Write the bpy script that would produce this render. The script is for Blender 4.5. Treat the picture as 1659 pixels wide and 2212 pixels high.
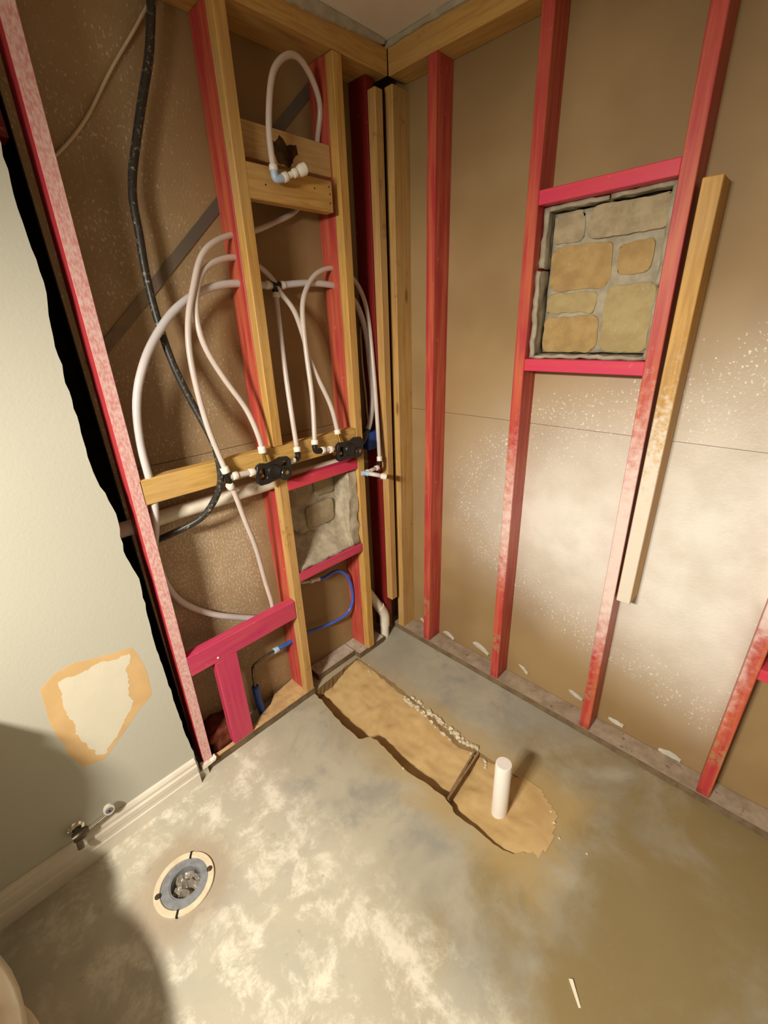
import bpy, bmesh, math, random
from mathutils import Vector, Matrix, noise as mnoise

# ------------------------------------------------------------------ scene, camera, light
U = 0.0254                       # the place is laid out in inches, corner of the framing at the origin
random.seed(7)
sc = bpy.context.scene
C = sc.collection
for o in list(bpy.data.objects):
    bpy.data.objects.remove(o)

yaw, pit, rol = 0.7844325, -0.4061208, -0.0393537
fw = Vector((-math.sin(yaw) * math.cos(pit), math.cos(yaw) * math.cos(pit), math.sin(pit)))
rr = Vector((math.cos(yaw), math.sin(yaw), 0)); uu = rr.cross(fw)
R = rr * math.cos(rol) + uu * math.sin(rol); UP = uu * math.cos(rol) - rr * math.sin(rol)
cam = bpy.data.cameras.new('camera'); cam_o = bpy.data.objects.new('camera', cam); C.objects.link(cam_o)
cam.sensor_fit = 'HORIZONTAL'; cam.sensor_width = 36.0
cam.lens = 942.42 / 1659.0 * 36.0
cam.clip_start = 0.02
mw = Matrix.Identity(4)
for i in range(3):
    mw[i][0], mw[i][1], mw[i][2] = R[i], UP[i], -fw[i]
mw.translation = Vector((52.9355, -57.0944, 60.6312)) * U
cam_o.matrix_world = mw
sc.camera = cam_o

w = bpy.data.worlds.new('world'); sc.world = w; w.use_nodes = True
w.node_tree.nodes['Background'].inputs[0].default_value = (0.95, 0.85, 0.70, 1)
w.node_tree.nodes['Background'].inputs[1].default_value = 0.03

def lamp(name, loc, power, rad, col=(1.0, 0.915, 0.785), kind='POINT', target=None, size=None):
    l = bpy.data.lights.new(name, kind); l.energy = power; l.color = col
    if kind == 'POINT': l.shadow_soft_size = rad * U
    if kind == 'SPOT':
        l.shadow_soft_size = rad * U; l.spot_size = math.radians(size); l.spot_blend = 1.0
    o = bpy.data.objects.new(name, l); C.objects.link(o); o.location = Vector(loc) * U
    if target:
        o.rotation_euler = (Vector(target) - Vector(loc)).to_track_quat('-Z', 'Y').to_euler()
    return o
# the bulbs of the vanity light on the wall behind the photographer, in downward glass shades
for k, bx in enumerate((34, 39, 44)):
    lamp('vanity_bulb', (bx, -98, 75), 108, 2.3, kind='SPOT', target=(bx - 10, -20, 3), size=112)
    lamp('vanity_glow', (bx, -98, 76), 6, 2.3)

sc.view_settings.view_transform = 'Standard'
sc.view_settings.look = 'None'
sc.view_settings.gamma = 1
sc.view_settings.exposure = 0.0
sc.view_settings.use_curve_mapping = False
try:
    sc.cycles.use_denoising = True
    sc.cycles.max_bounces = 8
except Exception:
    pass

# ------------------------------------------------------------------ materials
class NT:
    def __init__(s, name, rough=0.6, spec=0.3):
        s.m = bpy.data.materials.new(name); s.m.use_nodes = True
        s.t = s.m.node_tree; s.b = s.t.nodes['Principled BSDF']
        s.b.inputs['Roughness'].default_value = rough
        s.b.inputs['Specular IOR Level'].default_value = spec
        s._p = None
    def n(s, ty, **kw):
        x = s.t.nodes.new(ty)
        for k, v in kw.items(): setattr(x, k, v)
        return x
    def put(s, sock, v):
        if v is None: return
        if isinstance(v, (int, float)): sock.default_value = v
        elif isinstance(v, tuple): sock.default_value = v if len(v) == 4 or sock.type == 'VECTOR' else (*v, 1)
        else: s.t.links.new(v, sock)
    def pos(s):                                   # world position in inches
        if s._p is None:
            g = s.n('ShaderNodeNewGeometry'); v = s.n('ShaderNodeVectorMath', operation='SCALE')
            v.inputs[3].default_value = 1 / U; s.t.links.new(g.outputs['Position'], v.inputs[0])
            s._p = v.outputs[0]; s._g = g
        return s._p
    def nrm(s):
        s.pos(); x = s.n('ShaderNodeSeparateXYZ'); s.t.links.new(s._g.outputs['True Normal'], x.inputs[0]); return x.outputs
    def xyz(s, v=None):
        x = s.n('ShaderNodeSeparateXYZ'); s.t.links.new(v or s.pos(), x.inputs[0]); return x.outputs
    def vmul(s, v, k):
        x = s.n('ShaderNodeVectorMath', operation='MULTIPLY'); s.put(x.inputs[0], v); x.inputs[1].default_value = k; return x.outputs[0]
    def vadd(s, v, k):
        x = s.n('ShaderNodeVectorMath', operation='ADD'); s.put(x.inputs[0], v); s.put(x.inputs[1], k); return x.outputs[0]
    def noise(s, v, sc_, det=3, rough=0.55, dist=0.0):
        x = s.n('ShaderNodeTexNoise'); s.put(x.inputs['Vector'], v); x.inputs['Scale'].default_value = sc_
        x.inputs['Detail'].default_value = det; x.inputs['Roughness'].default_value = rough; x.inputs['Distortion'].default_value = dist
        return x.outputs['Fac']
    def vor(s, v, sc_, feat='F1'):
        x = s.n('ShaderNodeTexVoronoi', feature=feat); s.put(x.inputs['Vector'], v); x.inputs['Scale'].default_value = sc_
        return x.outputs['Distance']
    def ma(s, op, a, b=None, c=None, clamp=False):
        x = s.n('ShaderNodeMath', operation=op, use_clamp=clamp)
        s.put(x.inputs[0], a); s.put(x.inputs[1], b); s.put(x.inputs[2], c); return x.outputs[0]
    def rng(s, v, a, b, c=0.0, d=1.0):             # smooth map range
        x = s.n('ShaderNodeMapRange', interpolation_type='SMOOTHSTEP'); s.put(x.inputs[0], v)
        x.inputs[1].default_value = a; x.inputs[2].default_value = b; x.inputs[3].default_value = c; x.inputs[4].default_value = d
        return x.outputs[0]
    def mix(s, f, a, b):
        x = s.n('ShaderNodeMix', data_type='RGBA'); s.put(x.inputs[0], f); s.put(x.inputs[6], a); s.put(x.inputs[7], b); return x.outputs[2]
    def rnd(s):
        return s.n('ShaderNodeObjectInfo').outputs['Random']
    def rvec(s, k=300.0):                          # position shifted by a random amount per object
        v = s.n('ShaderNodeCombineXYZ'); r = s.ma('MULTIPLY', s.rnd(), k)
        for i in range(3): s.t.links.new(r, v.inputs[i])
        return s.vadd(s.pos(), v.outputs[0])
    def bump(s, h, st=0.3, dist=0.05):
        x = s.n('ShaderNodeBump'); x.inputs['Strength'].default_value = st; x.inputs['Distance'].default_value = dist * U
        s.put(x.inputs['Height'], h); s.t.links.new(x.outputs[0], s.b.inputs['Normal'])
    def col(s, c): s.put(s.b.inputs['Base Color'], c); return s
    def rough(s, r): s.put(s.b.inputs['Roughness'], r)

WHITE = (0.74, 0.69, 0.60)                        # wall texture sprayed over the framing from the room

def spray_right(t):
    """how much white texture was sprayed on the right wall, by place on the wall, with painted shade low at right"""
    x, y, z = t.xyz()
    a = t.rng(x, -2, 33); zt = t.ma('ADD', z, t.ma('MULTIPLY', x, -0.35))        # rises to the right
    b = t.rng(zt, 50, 20); c = t.rng(t.ma('ADD', z, t.ma('MULTIPLY', x, 0.30)), 16, 40)
    d = t.rng(x, 57, 53, 0.0, 1.0)
    e = t.ma('MAXIMUM', d, t.rng(z, 24, 30))  # less white low past the last stud, painting in the shade there
    return t.ma('MULTIPLY', t.ma('MULTIPLY', a, b), t.ma('MULTIPLY', c, e))

def paper_board(name, right):
    t = NT(name, 0.55, 0.35)
    p = t.pos(); x, y, z = t.xyz()
    base = t.mix(t.rng(t.noise(p, 0.05, 3), 0.35, 0.65), (0.265, 0.172, 0.077), (0.335, 0.228, 0.108))
    fine = t.noise(p, 2.0, 3, 0.6); mid = t.noise(p, 0.22, 3)
    if right:
        m = spray_right(t); haze = t.ma('MULTIPLY', t.ma('MULTIPLY', m, t.rng(mid, 0.2, 0.7, 0.85, 1.1)), 0.84)
        fine = t.noise(p, 2.6, 3, 0.6)
        dens = t.ma('MULTIPLY', t.rng(m, 0.0, 0.30), t.rng(m, 1.0, 0.6, 0.80, 1.0)); thr = t.ma('SUBTRACT', 0.70, t.ma('MULTIPLY', dens, 0.170)); k = 0.82
    else:
        a = t.rng(y, -23, -31)
        low = t.ma('MULTIPLY', t.rng(z, 46, 34), t.rng(z, 14, 26)); m = t.ma('MULTIPLY', a, t.ma('ADD', t.ma('MULTIPLY', mid, 0.55), t.ma('MULTIPLY', low, 0.42)))
        haze = t.ma('MULTIPLY', m, 0.42); thr = t.ma('SUBTRACT', 0.60, t.ma('MULTIPLY', m, 0.20)); k = 0.72
        fine = t.noise(t.vmul(p, (1, 1.5, 0.9)), 2.6, 3, 0.6)
    sp = t.rng(t.ma('SUBTRACT', t.ma('ADD', t.ma('MULTIPLY', fine, 0.86), t.ma('MULTIPLY', mid, 0.14)), thr), 0.0, 0.13)
    f = t.ma('MAXIMUM', haze, t.ma('MULTIPLY', sp, t.ma('MULTIPLY', t.rng(m, 0.01, 0.15), k)))
    t.col(t.mix(f, base, (0.84, 0.82, 0.77) if right else (0.66, 0.56, 0.42)))
    t.rough(t.rng(f, 0.1, 0.7, 0.62, 0.38))
    t.bump(t.ma('MULTIPLY', fine, t.rng(m, 0.0, 0.3)), 0.8, 0.07)
    return t.m

def wood(name, axis, a=(0.60, 0.36, 0.105), b=(0.44, 0.235, 0.055), spray=0.0, dark=0.25):
    t = NT(name, 0.55, 0.3)
    k = {'x': (0.12, 1.6, 1.6), 'y': (1.6, 0.12, 1.6), 'z': (1.6, 1.6, 0.10)}[axis]
    p = t.rvec(); g = t.vmul(p, k)
    gr = t.noise(g, 1.0, 5, 0.6, 0.4); lines = t.noise(t.vmul(p, tuple(q * 2.6 for q in k)), 1.0, 2)
    f = t.ma('ADD', t.ma('MULTIPLY', gr, 0.7), t.ma('MULTIPLY', lines, 0.3))
    c = t.mix(t.rng(f, 0.38, 0.66), a, b)
    c = t.mix(t.rng(t.noise(p, 0.11, 2), 0.35, 0.75, 0.0, 0.45), c, (0.50, 0.33, 0.16))
    kd = {'x': (0.35, 1.1, 1.1), 'y': (1.1, 0.35, 1.1), 'z': (1.1, 1.1, 0.35)}[axis]
    knot = t.rng(t.vor(t.vmul(p, kd), 0.17), 0.10, 0.045)
    c = t.mix(t.ma('MULTIPLY', knot, 0.75), c, (0.16, 0.075, 0.02))
    grime = t.rng(t.noise(p, 0.45, 4, 0.7), 0.60, 0.74)
    c = t.mix(t.ma('MULTIPLY', grime, dark), c, (0.14, 0.085, 0.04))
    if spray:
        q = t.noise(t.pos(), 1.3, 4, 0.65)
        f2 = t.rng(t.ma('ADD', t.ma('MULTIPLY', q, 0.8), t.ma('MULTIPLY', spray_right(t), 0.52)), 0.50, 0.86)
        f2 = t.ma('MULTIPLY', f2, t.rng(t.nrm()[1], -0.5, -0.9))
        c = t.mix(t.ma('MULTIPLY', f2, 0.93), c, WHITE)
        t.bump(q, 0.5, 0.05)
    else:
        t.bump(f, 0.25, 0.03)
    t.col(c); return t.m

def red(name, axis, a=(0.41, 0.038, 0.046), b=(0.53, 0.125, 0.060), spray=None):
    t = NT(name, 0.42, 0.35)
    p = t.rvec(); k = {'x': (0.10, 1.4, 1.4), 'y': (1.4, 0.10, 1.4), 'z': (1.4, 1.4, 0.08)}[axis]
    gr = t.noise(t.vmul(p, k), 1.0, 4)
    c = t.mix(t.rng(gr, 0.35, 0.70), a, b)
    c = t.mix(t.rng(t.noise(p, 0.09, 2), 0.52, 0.72, 0.0, 0.55), c, b)
    c = t.mix(t.rng(t.noise(p, 0.8, 3, 0.6), 0.66, 0.76, 0.0, 0.5), c, (0.62, 0.24, 0.20))
    n = t.nrm(); q = t.noise(t.pos(), 0.9, 5, 0.68); x, y, z = t.xyz()
    if spray == 'right':
        front = t.rng(n[1], -0.5, -0.9)
        s_ = spray_right(t)
        f = t.rng(t.ma('ADD', t.ma('MULTIPLY', q, 0.75), t.ma('MULTIPLY', s_, 0.62)), 0.48, 1.02)
        c = t.mix(t.ma('MULTIPLY', f, t.ma('ADD', t.ma('MULTIPLY', front, 0.80), 0.10)), c, (0.80, 0.68, 0.63))
        # scuffed bare-wood bands near the foot
        sc2 = t.ma('MULTIPLY', t.ma('MULTIPLY', t.rng(z, 5.5, 6.5), t.rng(z, 10.5, 9.5)), t.ma('MULTIPLY', t.rng(q, 0.44, 0.56), front))
        c = t.mix(t.ma('MULTIPLY', sc2, 0.75), c, (0.36, 0.22, 0.10))
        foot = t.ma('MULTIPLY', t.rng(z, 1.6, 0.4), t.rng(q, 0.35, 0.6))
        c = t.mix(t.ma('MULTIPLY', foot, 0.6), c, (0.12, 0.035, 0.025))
    elif spray == 'left':
        front = t.rng(n[0], 0.5, 0.9)
        st = t.noise(t.vmul(t.pos(), (1, 2.2, 0.9)), 2.0, 4, 0.6)
        f = t.rng(t.ma('ADD', t.ma('MULTIPLY', st, 0.7), t.ma('MULTIPLY', q, 0.3)), 0.38, 0.62)
        c = t.mix(t.ma('MULTIPLY', t.ma('ADD', t.ma('MULTIPLY', f, 0.46), 0.40), front), c, (0.74, 0.58, 0.54))
    else:
        f = t.rng(q, 0.68, 0.80); c = t.mix(t.ma('MULTIPLY', f, 0.35), c, (0.70, 0.42, 0.36))
    t.col(c); t.bump(q, 0.25, 0.04); return t.m

def plain(name, c, rough=0.5, spec=0.4, var=0.15, sc_=0.6, metal=0.0, bump=0.0, bsc=3.0):
    t = NT(name, rough, spec); p = t.rvec()
    f = t.noise(p, sc_, 4)
    c2 = tuple(x * (1 - var) for x in c)
    t.col(t.mix(t.rng(f, 0.35, 0.65), c, c2)); t.b.inputs['Metallic'].default_value = metal
    if bump: t.bump(t.noise(p, bsc, 4), bump, 0.06)
    return t

def concrete():
    t = NT('concrete', 0.62, 0.25); p = t.pos(); x, y, z = t.xyz()
    n1 = t.noise(p, 0.045, 5, 0.6, 0.6); n2 = t.noise(p, 0.16, 6, 0.65, 0.8); n3 = t.noise(p, 1.4, 5, 0.65)
    c = t.mix(t.rng(n1, 0.35, 0.66), (0.42, 0.39, 0.30), (0.325, 0.305, 0.245))
    c = t.mix(t.rng(t.noise(t.vadd(p, (40, 11, 3)), 0.095, 6, 0.65, 0.4), 0.46, 0.66, 0.0, 0.80), c, (0.25, 0.25, 0.225))
    ol = t.rng(t.ma('ADD', t.noise(t.vadd(p, (9, 70, 1)), 0.075, 6, 0.62, 0.3), t.rng(x, 16, 60, -0.20, 0.24)), 0.40, 0.74, 0.0, 0.92)  # olive stain, deepened towards the right for the light falling off
    c = t.mix(ol, c, (0.232, 0.172, 0.070))
    # cream residue of old thinset, left of a straight line that runs out from the stud foot
    d = t.ma('MULTIPLY', y, -1.0)
    fl = t.n('ShaderNodeVectorMath', operation='DISTANCE'); t.put(fl.inputs[0], p); fl.inputs[1].default_value = (12.2, -53.3, -1.34)
    halo = t.rng(t.ma('ADD', fl.outputs['Value'], t.ma('MULTIPLY', n2, 3.0)), 5.0, 9.5)
    zone = t.ma('MULTIPLY', t.ma('MULTIPLY', t.rng(d, 33.0, 41.0), t.rng(t.ma('ADD', d, t.ma('MULTIPLY', x, 0.3)), 80, 60)), t.ma('ADD', t.ma('MULTIPLY', halo, 0.85), 0.15))
    c = t.mix(t.ma('MULTIPLY', zone, 0.62), c, (0.52, 0.49, 0.39))
    n4 = t.noise(t.vadd(p, (1, 8, 5)), 0.24, 9, 0.74, 0.25)
    cr = t.ma('MULTIPLY', t.rng(n4, 0.47, 0.64), zone)
    line = t.rng(t.ma('ABSOLUTE', t.ma('SUBTRACT', t.ma('ADD', d, t.ma('MULTIPLY', t.noise(p, 0.5, 4), 2.4)), 41.0)), 1.5, 0.3)
    cr = t.ma('MAXIMUM', cr, t.ma('MULTIPLY', t.ma('MULTIPLY', line, t.rng(n4, 0.40, 0.58)), 0.9))
    c = t.mix(t.ma('MULTIPLY', cr, 0.72), c, (0.76, 0.73, 0.62))
    c = t.mix(t.ma('MULTIPLY', t.rng(halo, 1.0, 0.0), 0.55), c, (0.40, 0.31, 0.215))
    # tan smear of sand trodden out round the trench
    dx = t.ma('MAXIMUM', t.ma('SUBTRACT', -1.0, x), t.ma('SUBTRACT', x, 42.0)); dy = t.ma('MAXIMUM', t.ma('SUBTRACT', -24.0, y), t.ma('ADD', y, 13.0))
    far = t.ma('MAXIMUM', dx, dy); sm = t.rng(t.ma('ADD', far, t.ma('MULTIPLY', t.ma('SUBTRACT', n2, 0.5), 9.0)), 5.0, -0.5)
    c = t.mix(t.ma('MULTIPLY', sm, t.rng(x, 2, 24, 0.35, 0.8)), c, (0.40, 0.29, 0.125))
    sp = t.rng(t.noise(p, 2.2, 3, 0.6), 0.70, 0.76)
    c = t.mix(t.ma('MULTIPLY', sp, 0.25), c, (0.55, 0.49, 0.34))
    dk = t.rng(t.noise(t.vadd(p, (3, 5, 90)), 0.35, 5, 0.7), 0.62, 0.72, 0.0, 0.35)
    c = t.mix(dk, c, (0.20, 0.165, 0.10))
    t.col(c); t.rough(t.rng(n2, 0.3, 0.7, 0.50, 0.72))
    t.bump(t.ma('ADD', t.ma('MULTIPLY', n2, 0.8), t.ma('MULTIPLY', n3, 0.35)), 0.35, 0.12); return t.m

def sandy(name, a, b, bump=0.6):
    t = NT(name, 0.9, 0.1); p = t.pos()
    f = t.noise(p, 0.25, 5, 0.6, 0.5); g = t.noise(p, 6.0, 3, 0.7)
    t.col(t.mix(t.ma('ADD', t.ma('MULTIPLY', t.rng(f, 0.3, 0.7), 0.8), t.ma('MULTIPLY', g, 0.2)), a, b))
    t.bump(t.ma('ADD', f, t.ma('MULTIPLY', g, 0.25)), bump, 0.12); return t.m

def plate_wood(name, ta=(0.40, 0.32, 0.24), tb_=(0.28, 0.215, 0.15)):
    t = NT(name, 0.85, 0.15); p = t.pos(); n = t.nrm()
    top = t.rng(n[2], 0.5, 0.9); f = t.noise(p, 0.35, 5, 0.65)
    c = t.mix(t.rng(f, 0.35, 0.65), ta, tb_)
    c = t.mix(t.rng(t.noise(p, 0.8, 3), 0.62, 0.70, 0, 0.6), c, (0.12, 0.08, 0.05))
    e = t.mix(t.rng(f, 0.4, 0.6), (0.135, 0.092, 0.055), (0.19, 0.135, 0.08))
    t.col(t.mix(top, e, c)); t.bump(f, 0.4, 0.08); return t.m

def stone(name, a, b):
    t = NT(name, 0.85, 0.15); p = t.rvec()
    f = t.noise(p, 0.5, 5, 0.65); g = t.noise(p, 3.0, 4, 0.6)
    c = t.mix(t.rng(f, 0.35, 0.65), a, b)
    c = t.mix(t.rng(g, 0.62, 0.75, 0, 0.4), c, (0.62, 0.56, 0.42)); t.col(c)
    t.bump(t.ma('ADD', f, t.ma('MULTIPLY', g, 0.4)), 0.6, 0.10); return t.m

def painted():
    t = NT('cream_wall_paint', 0.55, 0.3); p = t.pos()
    n = t.noise(p, 3.2, 2, 0.5)
    t.col(t.mix(t.rng(t.noise(p, 0.04, 2), 0.3, 0.7), (0.52, 0.515, 0.435), (0.49, 0.485, 0.405)))
    t.bump(n, 0.30, 0.05); return t.m

def pex_mat(name, c):
    t = NT(name, 0.28, 0.5); p = t.rvec()
    t.col(t.mix(t.rng(t.noise(p, 0.2, 3), 0.3, 0.7), c, tuple(v * 0.86 for v in c)))
    t.b.inputs['Transmission Weight'].default_value = 0.22
    t.b.inputs['IOR'].default_value = 1.45; return t.m

M = {}
M['board_r'] = paper_board('brown_gypsum_paper', True)
M['board_l'] = paper_board('brown_gypsum_paper_dusty', False)
M['paint'] = painted()
M['ceil'] = plain('ceiling_paint', (0.80, 0.73, 0.64), 0.8, 0.2, 0.05, 0.2, bump=0.15, bsc=5).m
M['white_trim'] = plain('trim_paint', (0.72, 0.67, 0.57), 0.35, 0.45, 0.08, 0.3).m
for ax in 'xyz':
    M['wood_' + ax] = wood('pine_grain_' + ax, ax)
    M['red_' + ax] = red('red_stained_lumber_' + ax, ax)
    M['pink_' + ax] = red('pink_stained_lumber_' + ax, ax, (0.58, 0.035, 0.10), (0.60, 0.055, 0.075))
M['wood_spray'] = wood('pine_with_white_spray', 'z', spray=1.0)
M['wood_dirty'] = wood('pine_worn', 'z', (0.55, 0.33, 0.11), (0.40, 0.22, 0.07), dark=0.55)
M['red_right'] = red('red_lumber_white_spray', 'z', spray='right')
M['red_left'] = red('red_lumber_heavy_spray', 'z', (0.50, 0.035, 0.055), (0.52, 0.06, 0.06), spray='left')
M['rose_y'] = red('rose_stained_lumber', 'y', (0.50, 0.036, 0.115), (0.54, 0.07, 0.11))
M['rose_z'] = red('rose_stained_post', 'z', (0.50, 0.036, 0.11), (0.54, 0.07, 0.11))
M['plate'] = sandy('dusty_plate_wood', (0.36, 0.28, 0.20), (0.26, 0.19, 0.12), 0.3)
M['plate_r'] = plate_wood('plate_wood_right'); M['plate_l'] = plate_wood('plate_wood_left', (0.50, 0.44, 0.36), (0.36, 0.29, 0.22)); M['plate_p'] = plate_wood('plate_wood_pine', (0.60, 0.40, 0.19), (0.42, 0.27, 0.13))
M['concrete'] = concrete()
M['broken'] = sandy('broken_slab_edge', (0.30, 0.21, 0.11), (0.20, 0.13, 0.065), 0.9)
M['sand'] = sandy('wet_sand', (0.53, 0.375, 0.18), (0.42, 0.28, 0.12), 0.9)
M['chip'] = stone('concrete_crumb', (0.66, 0.60, 0.44), (0.50, 0.44, 0.30))
M['mortar'] = stone('grey_mortar', (0.40, 0.36, 0.275), (0.29, 0.255, 0.185))
M['mortar_l'] = stone('pale_mortar', (0.47, 0.415, 0.31), (0.31, 0.265, 0.19))
M['stone_tan'] = stone('tan_stone', (0.42, 0.29, 0.125), (0.34, 0.225, 0.095))
M['stone_grey'] = stone('greyish_stone', (0.40, 0.325, 0.205), (0.29, 0.235, 0.15))
M['stone_gold'] = stone('golden_stone', (0.41, 0.33, 0.165), (0.35, 0.27, 0.13))
M['pex'] = pex_mat('milky_tube_plastic', (0.80, 0.70, 0.64))
M['pex2'] = pex_mat('milky_tube_plastic_large', (0.78, 0.74, 0.74))
M['pex_blue'] = plain('blue_tube_plastic', (0.06, 0.13, 0.60), 0.3, 0.5, 0.15).m
M['blue'] = plain('blue_plastic', (0.02, 0.07, 0.33), 0.45, 0.4, 0.2).m
M['blue2'] = plain('bright_blue_plastic', (0.03, 0.14, 0.55), 0.4, 0.4, 0.2).m
M['ring'] = plain('white_fitting_plastic', (0.80, 0.76, 0.68), 0.35, 0.5, 0.05).m
M['bluering'] = plain('pale_blue_fitting', (0.42, 0.55, 0.75), 0.35, 0.5, 0.1).m
M['black'] = plain('black_plastic', (0.012, 0.011, 0.010), 0.33, 0.5, 0.2).m
M['brass'] = plain('brass', (0.62, 0.42, 0.12), 0.32, 0.5, 0.3, 2.0, metal=1.0).m
M['pvc'] = plain('white_pipe_plastic', (0.78, 0.72, 0.60), 0.38, 0.45, 0.12, 0.7).m
M['pvc_clean'] = plain('clean_white_pipe', (0.86, 0.82, 0.76), 0.32, 0.5, 0.03).m
M['cap'] = plain('grey_white_cap', (0.70, 0.66, 0.63), 0.5, 0.4, 0.06, 2.0).m
M['ink'] = plain('grey_print', (0.25, 0.22, 0.20), 0.6, 0.2, 0.1).m
M['steel'] = plain('dark_steel', (0.13, 0.115, 0.10), 0.55, 0.4, 0.45, 0.5).m
t = NT('dusty_steel', 0.55, 0.4); x_, y_, z_ = t.xyz()
t.col(t.mix(t.ma('MULTIPLY', t.rng(y_, -27, -42), t.rng(t.noise(t.pos(), 0.5, 5, 0.7), 0.25, 0.6)), (0.12, 0.105, 0.09), (0.25, 0.17, 0.085))); M['strap'] = t.m
M['chrome'] = plain('chrome', (0.75, 0.72, 0.68), 0.12, 0.5, 0.03, metal=1.0).m
M['darkmetal'] = plain('aged_metal', (0.16, 0.13, 0.09), 0.35, 0.5, 0.3, 1.5, metal=0.8).m
M['card'] = plain('wet_cardboard', (0.27, 0.17, 0.085), 0.85, 0.1, 0.3, 0.8).m
M['paperw'] = plain('torn_white_paper', (0.82, 0.78, 0.68), 0.8, 0.1, 0.1).m
M['gyp'] = plain('gypsum_core', (0.60, 0.57, 0.47), 0.9, 0.1, 0.35, 1.2, bump=0.5).m
M['graygyp'] = plain('grey_old_drywall', (0.50, 0.455, 0.36), 0.9, 0.1, 0.18, 0.7, bump=0.5).m
M['peel_tan'] = plain('tan_drywall_paper', (0.68, 0.46, 0.22), 0.7, 0.15, 0.10, 0.3).m
M['peel_cream'] = plain('cream_undercoat', (0.70, 0.66, 0.53), 0.6, 0.2, 0.03, 0.5, bump=0.2, bsc=3).m
M['putty'] = plain('blue_grey_plastic', (0.235, 0.25, 0.265), 0.5, 0.4, 0.25, 1.2, bump=0.3).m
M['flange'] = plain('cream_flange_plastic', (0.70, 0.60, 0.43), 0.45, 0.4, 0.15, 0.8).m
M['bag'] = plain('grey_film', (0.26, 0.23, 0.19), 0.25, 0.6, 0.25, 1.2).m
M['dark'] = plain('dark_recess', (0.03, 0.022, 0.014), 0.9, 0.1, 0.2).m
M['scorch'] = plain('scorched_wood', (0.075, 0.038, 0.014), 0.9, 0.1, 0.6, 0.9).m
M['gap_shade'] = plain('gap_shade_board', (0.10, 0.075, 0.05), 0.9, 0.1, 0.3).m  # dark colour that keeps the added space behind the drywall black
M['red_dark'] = red('shaded_red_lumber', 'z', (0.17, 0.010, 0.012), (0.21, 0.016, 0.014))  # copy of the red lumber, darkened for the shade its studs stand in
M['rust'] = plain('rusty_dirt', (0.16, 0.045, 0.025), 0.9, 0.1, 0.4, 1.0, bump=0.6).m
M['porcelain'] = plain('porcelain', (0.66, 0.57, 0.42), 0.14, 0.5, 0.03).m
M['wire'] = plain('cream_cable_jacket', (0.62, 0.52, 0.34), 0.5, 0.3, 0.1).m
t = NT('black_cable_jacket', 0.42, 0.4); q_ = t.noise(t.vmul(t.pos(), (1, 1, 1)), 2.2, 5, 0.7)
t.col(t.mix(t.rng(q_, 0.55, 0.68), (0.028, 0.026, 0.022), (0.30, 0.27, 0.21))); M['cable'] = t.m

# ------------------------------------------------------------------ mesh helpers (all in inches)
def tag(o, label, cat, group=None, kind=None):
    if label: o['label'] = label
    if cat: o['category'] = cat
    if group: o['group'] = group
    if kind: o['kind'] = kind
    return o

def thing(name, loc, label, cat, group=None):
    o = bpy.data.objects.new(name, None); C.objects.link(o); o.empty_display_size = 0.02
    o.location = Vector(loc) * U; o['loc_in'] = tuple(float(v) for v in loc)
    return tag(o, label, cat, group)

def world_off(o):
    v = Vector((0, 0, 0))
    while o:
        v += o.location / U; o = o.parent
    return v

def mk(name, bm, mat, parent=None, smooth=False, bevel=0.0, bseg=1):
    bmesh.ops.recalc_face_normals(bm, faces=bm.faces)
    if bevel:
        es = [e for e in bm.edges if len(e.link_faces) == 2 and e.calc_face_angle(0) > 0.6]
        bmesh.ops.bevel(bm, geom=es, offset=bevel, segments=bseg, affect='EDGES', profile=0.6)
    if parent: off = world_off(parent); loc = Vector((0, 0, 0))
    else:
        vs = [v.co for v in bm.verts]
        loc = Vector(((min(v.x for v in vs) + max(v.x for v in vs)) / 2, (min(v.y for v in vs) + max(v.y for v in vs)) / 2, min(v.z for v in vs)))
        off = loc
    for v in bm.verts: v.co = (v.co - off) * U
    me = bpy.data.meshes.new(name); bm.to_mesh(me); bm.free()
    o = bpy.data.objects.new(name, me); C.objects.link(o)
    if parent: o.parent = parent
    o.location = loc * U
    mats = mat if isinstance(mat, (list, tuple)) else [mat]
    for m_ in mats: me.materials.append(m_)
    if smooth:
        for p in me.polygons: p.use_smooth = True
        if smooth == 'auto':
            try: me.set_sharp_from_angle(angle=math.radians(40))
            except Exception: pass
    return o

def struct(name, bm, mat, **kw):
    o = mk(name, bm, mat, **kw); o['kind'] = 'structure'; return o

def box(bm, x0, x1, y0, y1, z0, z1, mi=0):
    vs = [bm.verts.new((x, y, z)) for z in (z0, z1) for y in (y0, y1) for x in (x0, x1)]
    for f in ((0, 1, 3, 2), (4, 6, 7, 5), (0, 4, 5, 1), (2, 3, 7, 6), (0, 2, 6, 4), (1, 5, 7, 3)):
        bm.faces.new([vs[i] for i in f]).material_index = mi
    return vs

def hexa(bm, b, t_):                     # bottom and top quads, same winding
    vb = [bm.verts.new(p) for p in b]; vt = [bm.verts.new(p) for p in t_]
    bm.faces.new(vb[::-1]); bm.faces.new(vt)
    for i in range(4):
        j = (i + 1) % 4; bm.faces.new((vb[i], vb[j], vt[j], vt[i]))

def B(*a):
    bm = bmesh.new(); box(bm, *a); return bm

def spline(pts, per=6):
    P = [Vector(p) for p in pts]
    if len(P) < 3: return P
    out = []
    for i in range(len(P) - 1):
        p0 = P[max(i - 1, 0)]; p1 = P[i]; p2 = P[i + 1]; p3 = P[min(i + 2, len(P) - 1)]
        for k in range(per):
            s = k / per
            out.append(0.5 * ((2 * p1) + (p2 - p0) * s + (2 * p0 - 5 * p1 + 4 * p2 - p3) * s * s + (3 * p1 - p0 - 3 * p2 + p3) * s ** 3))
    out.append(P[-1]); return out

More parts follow.
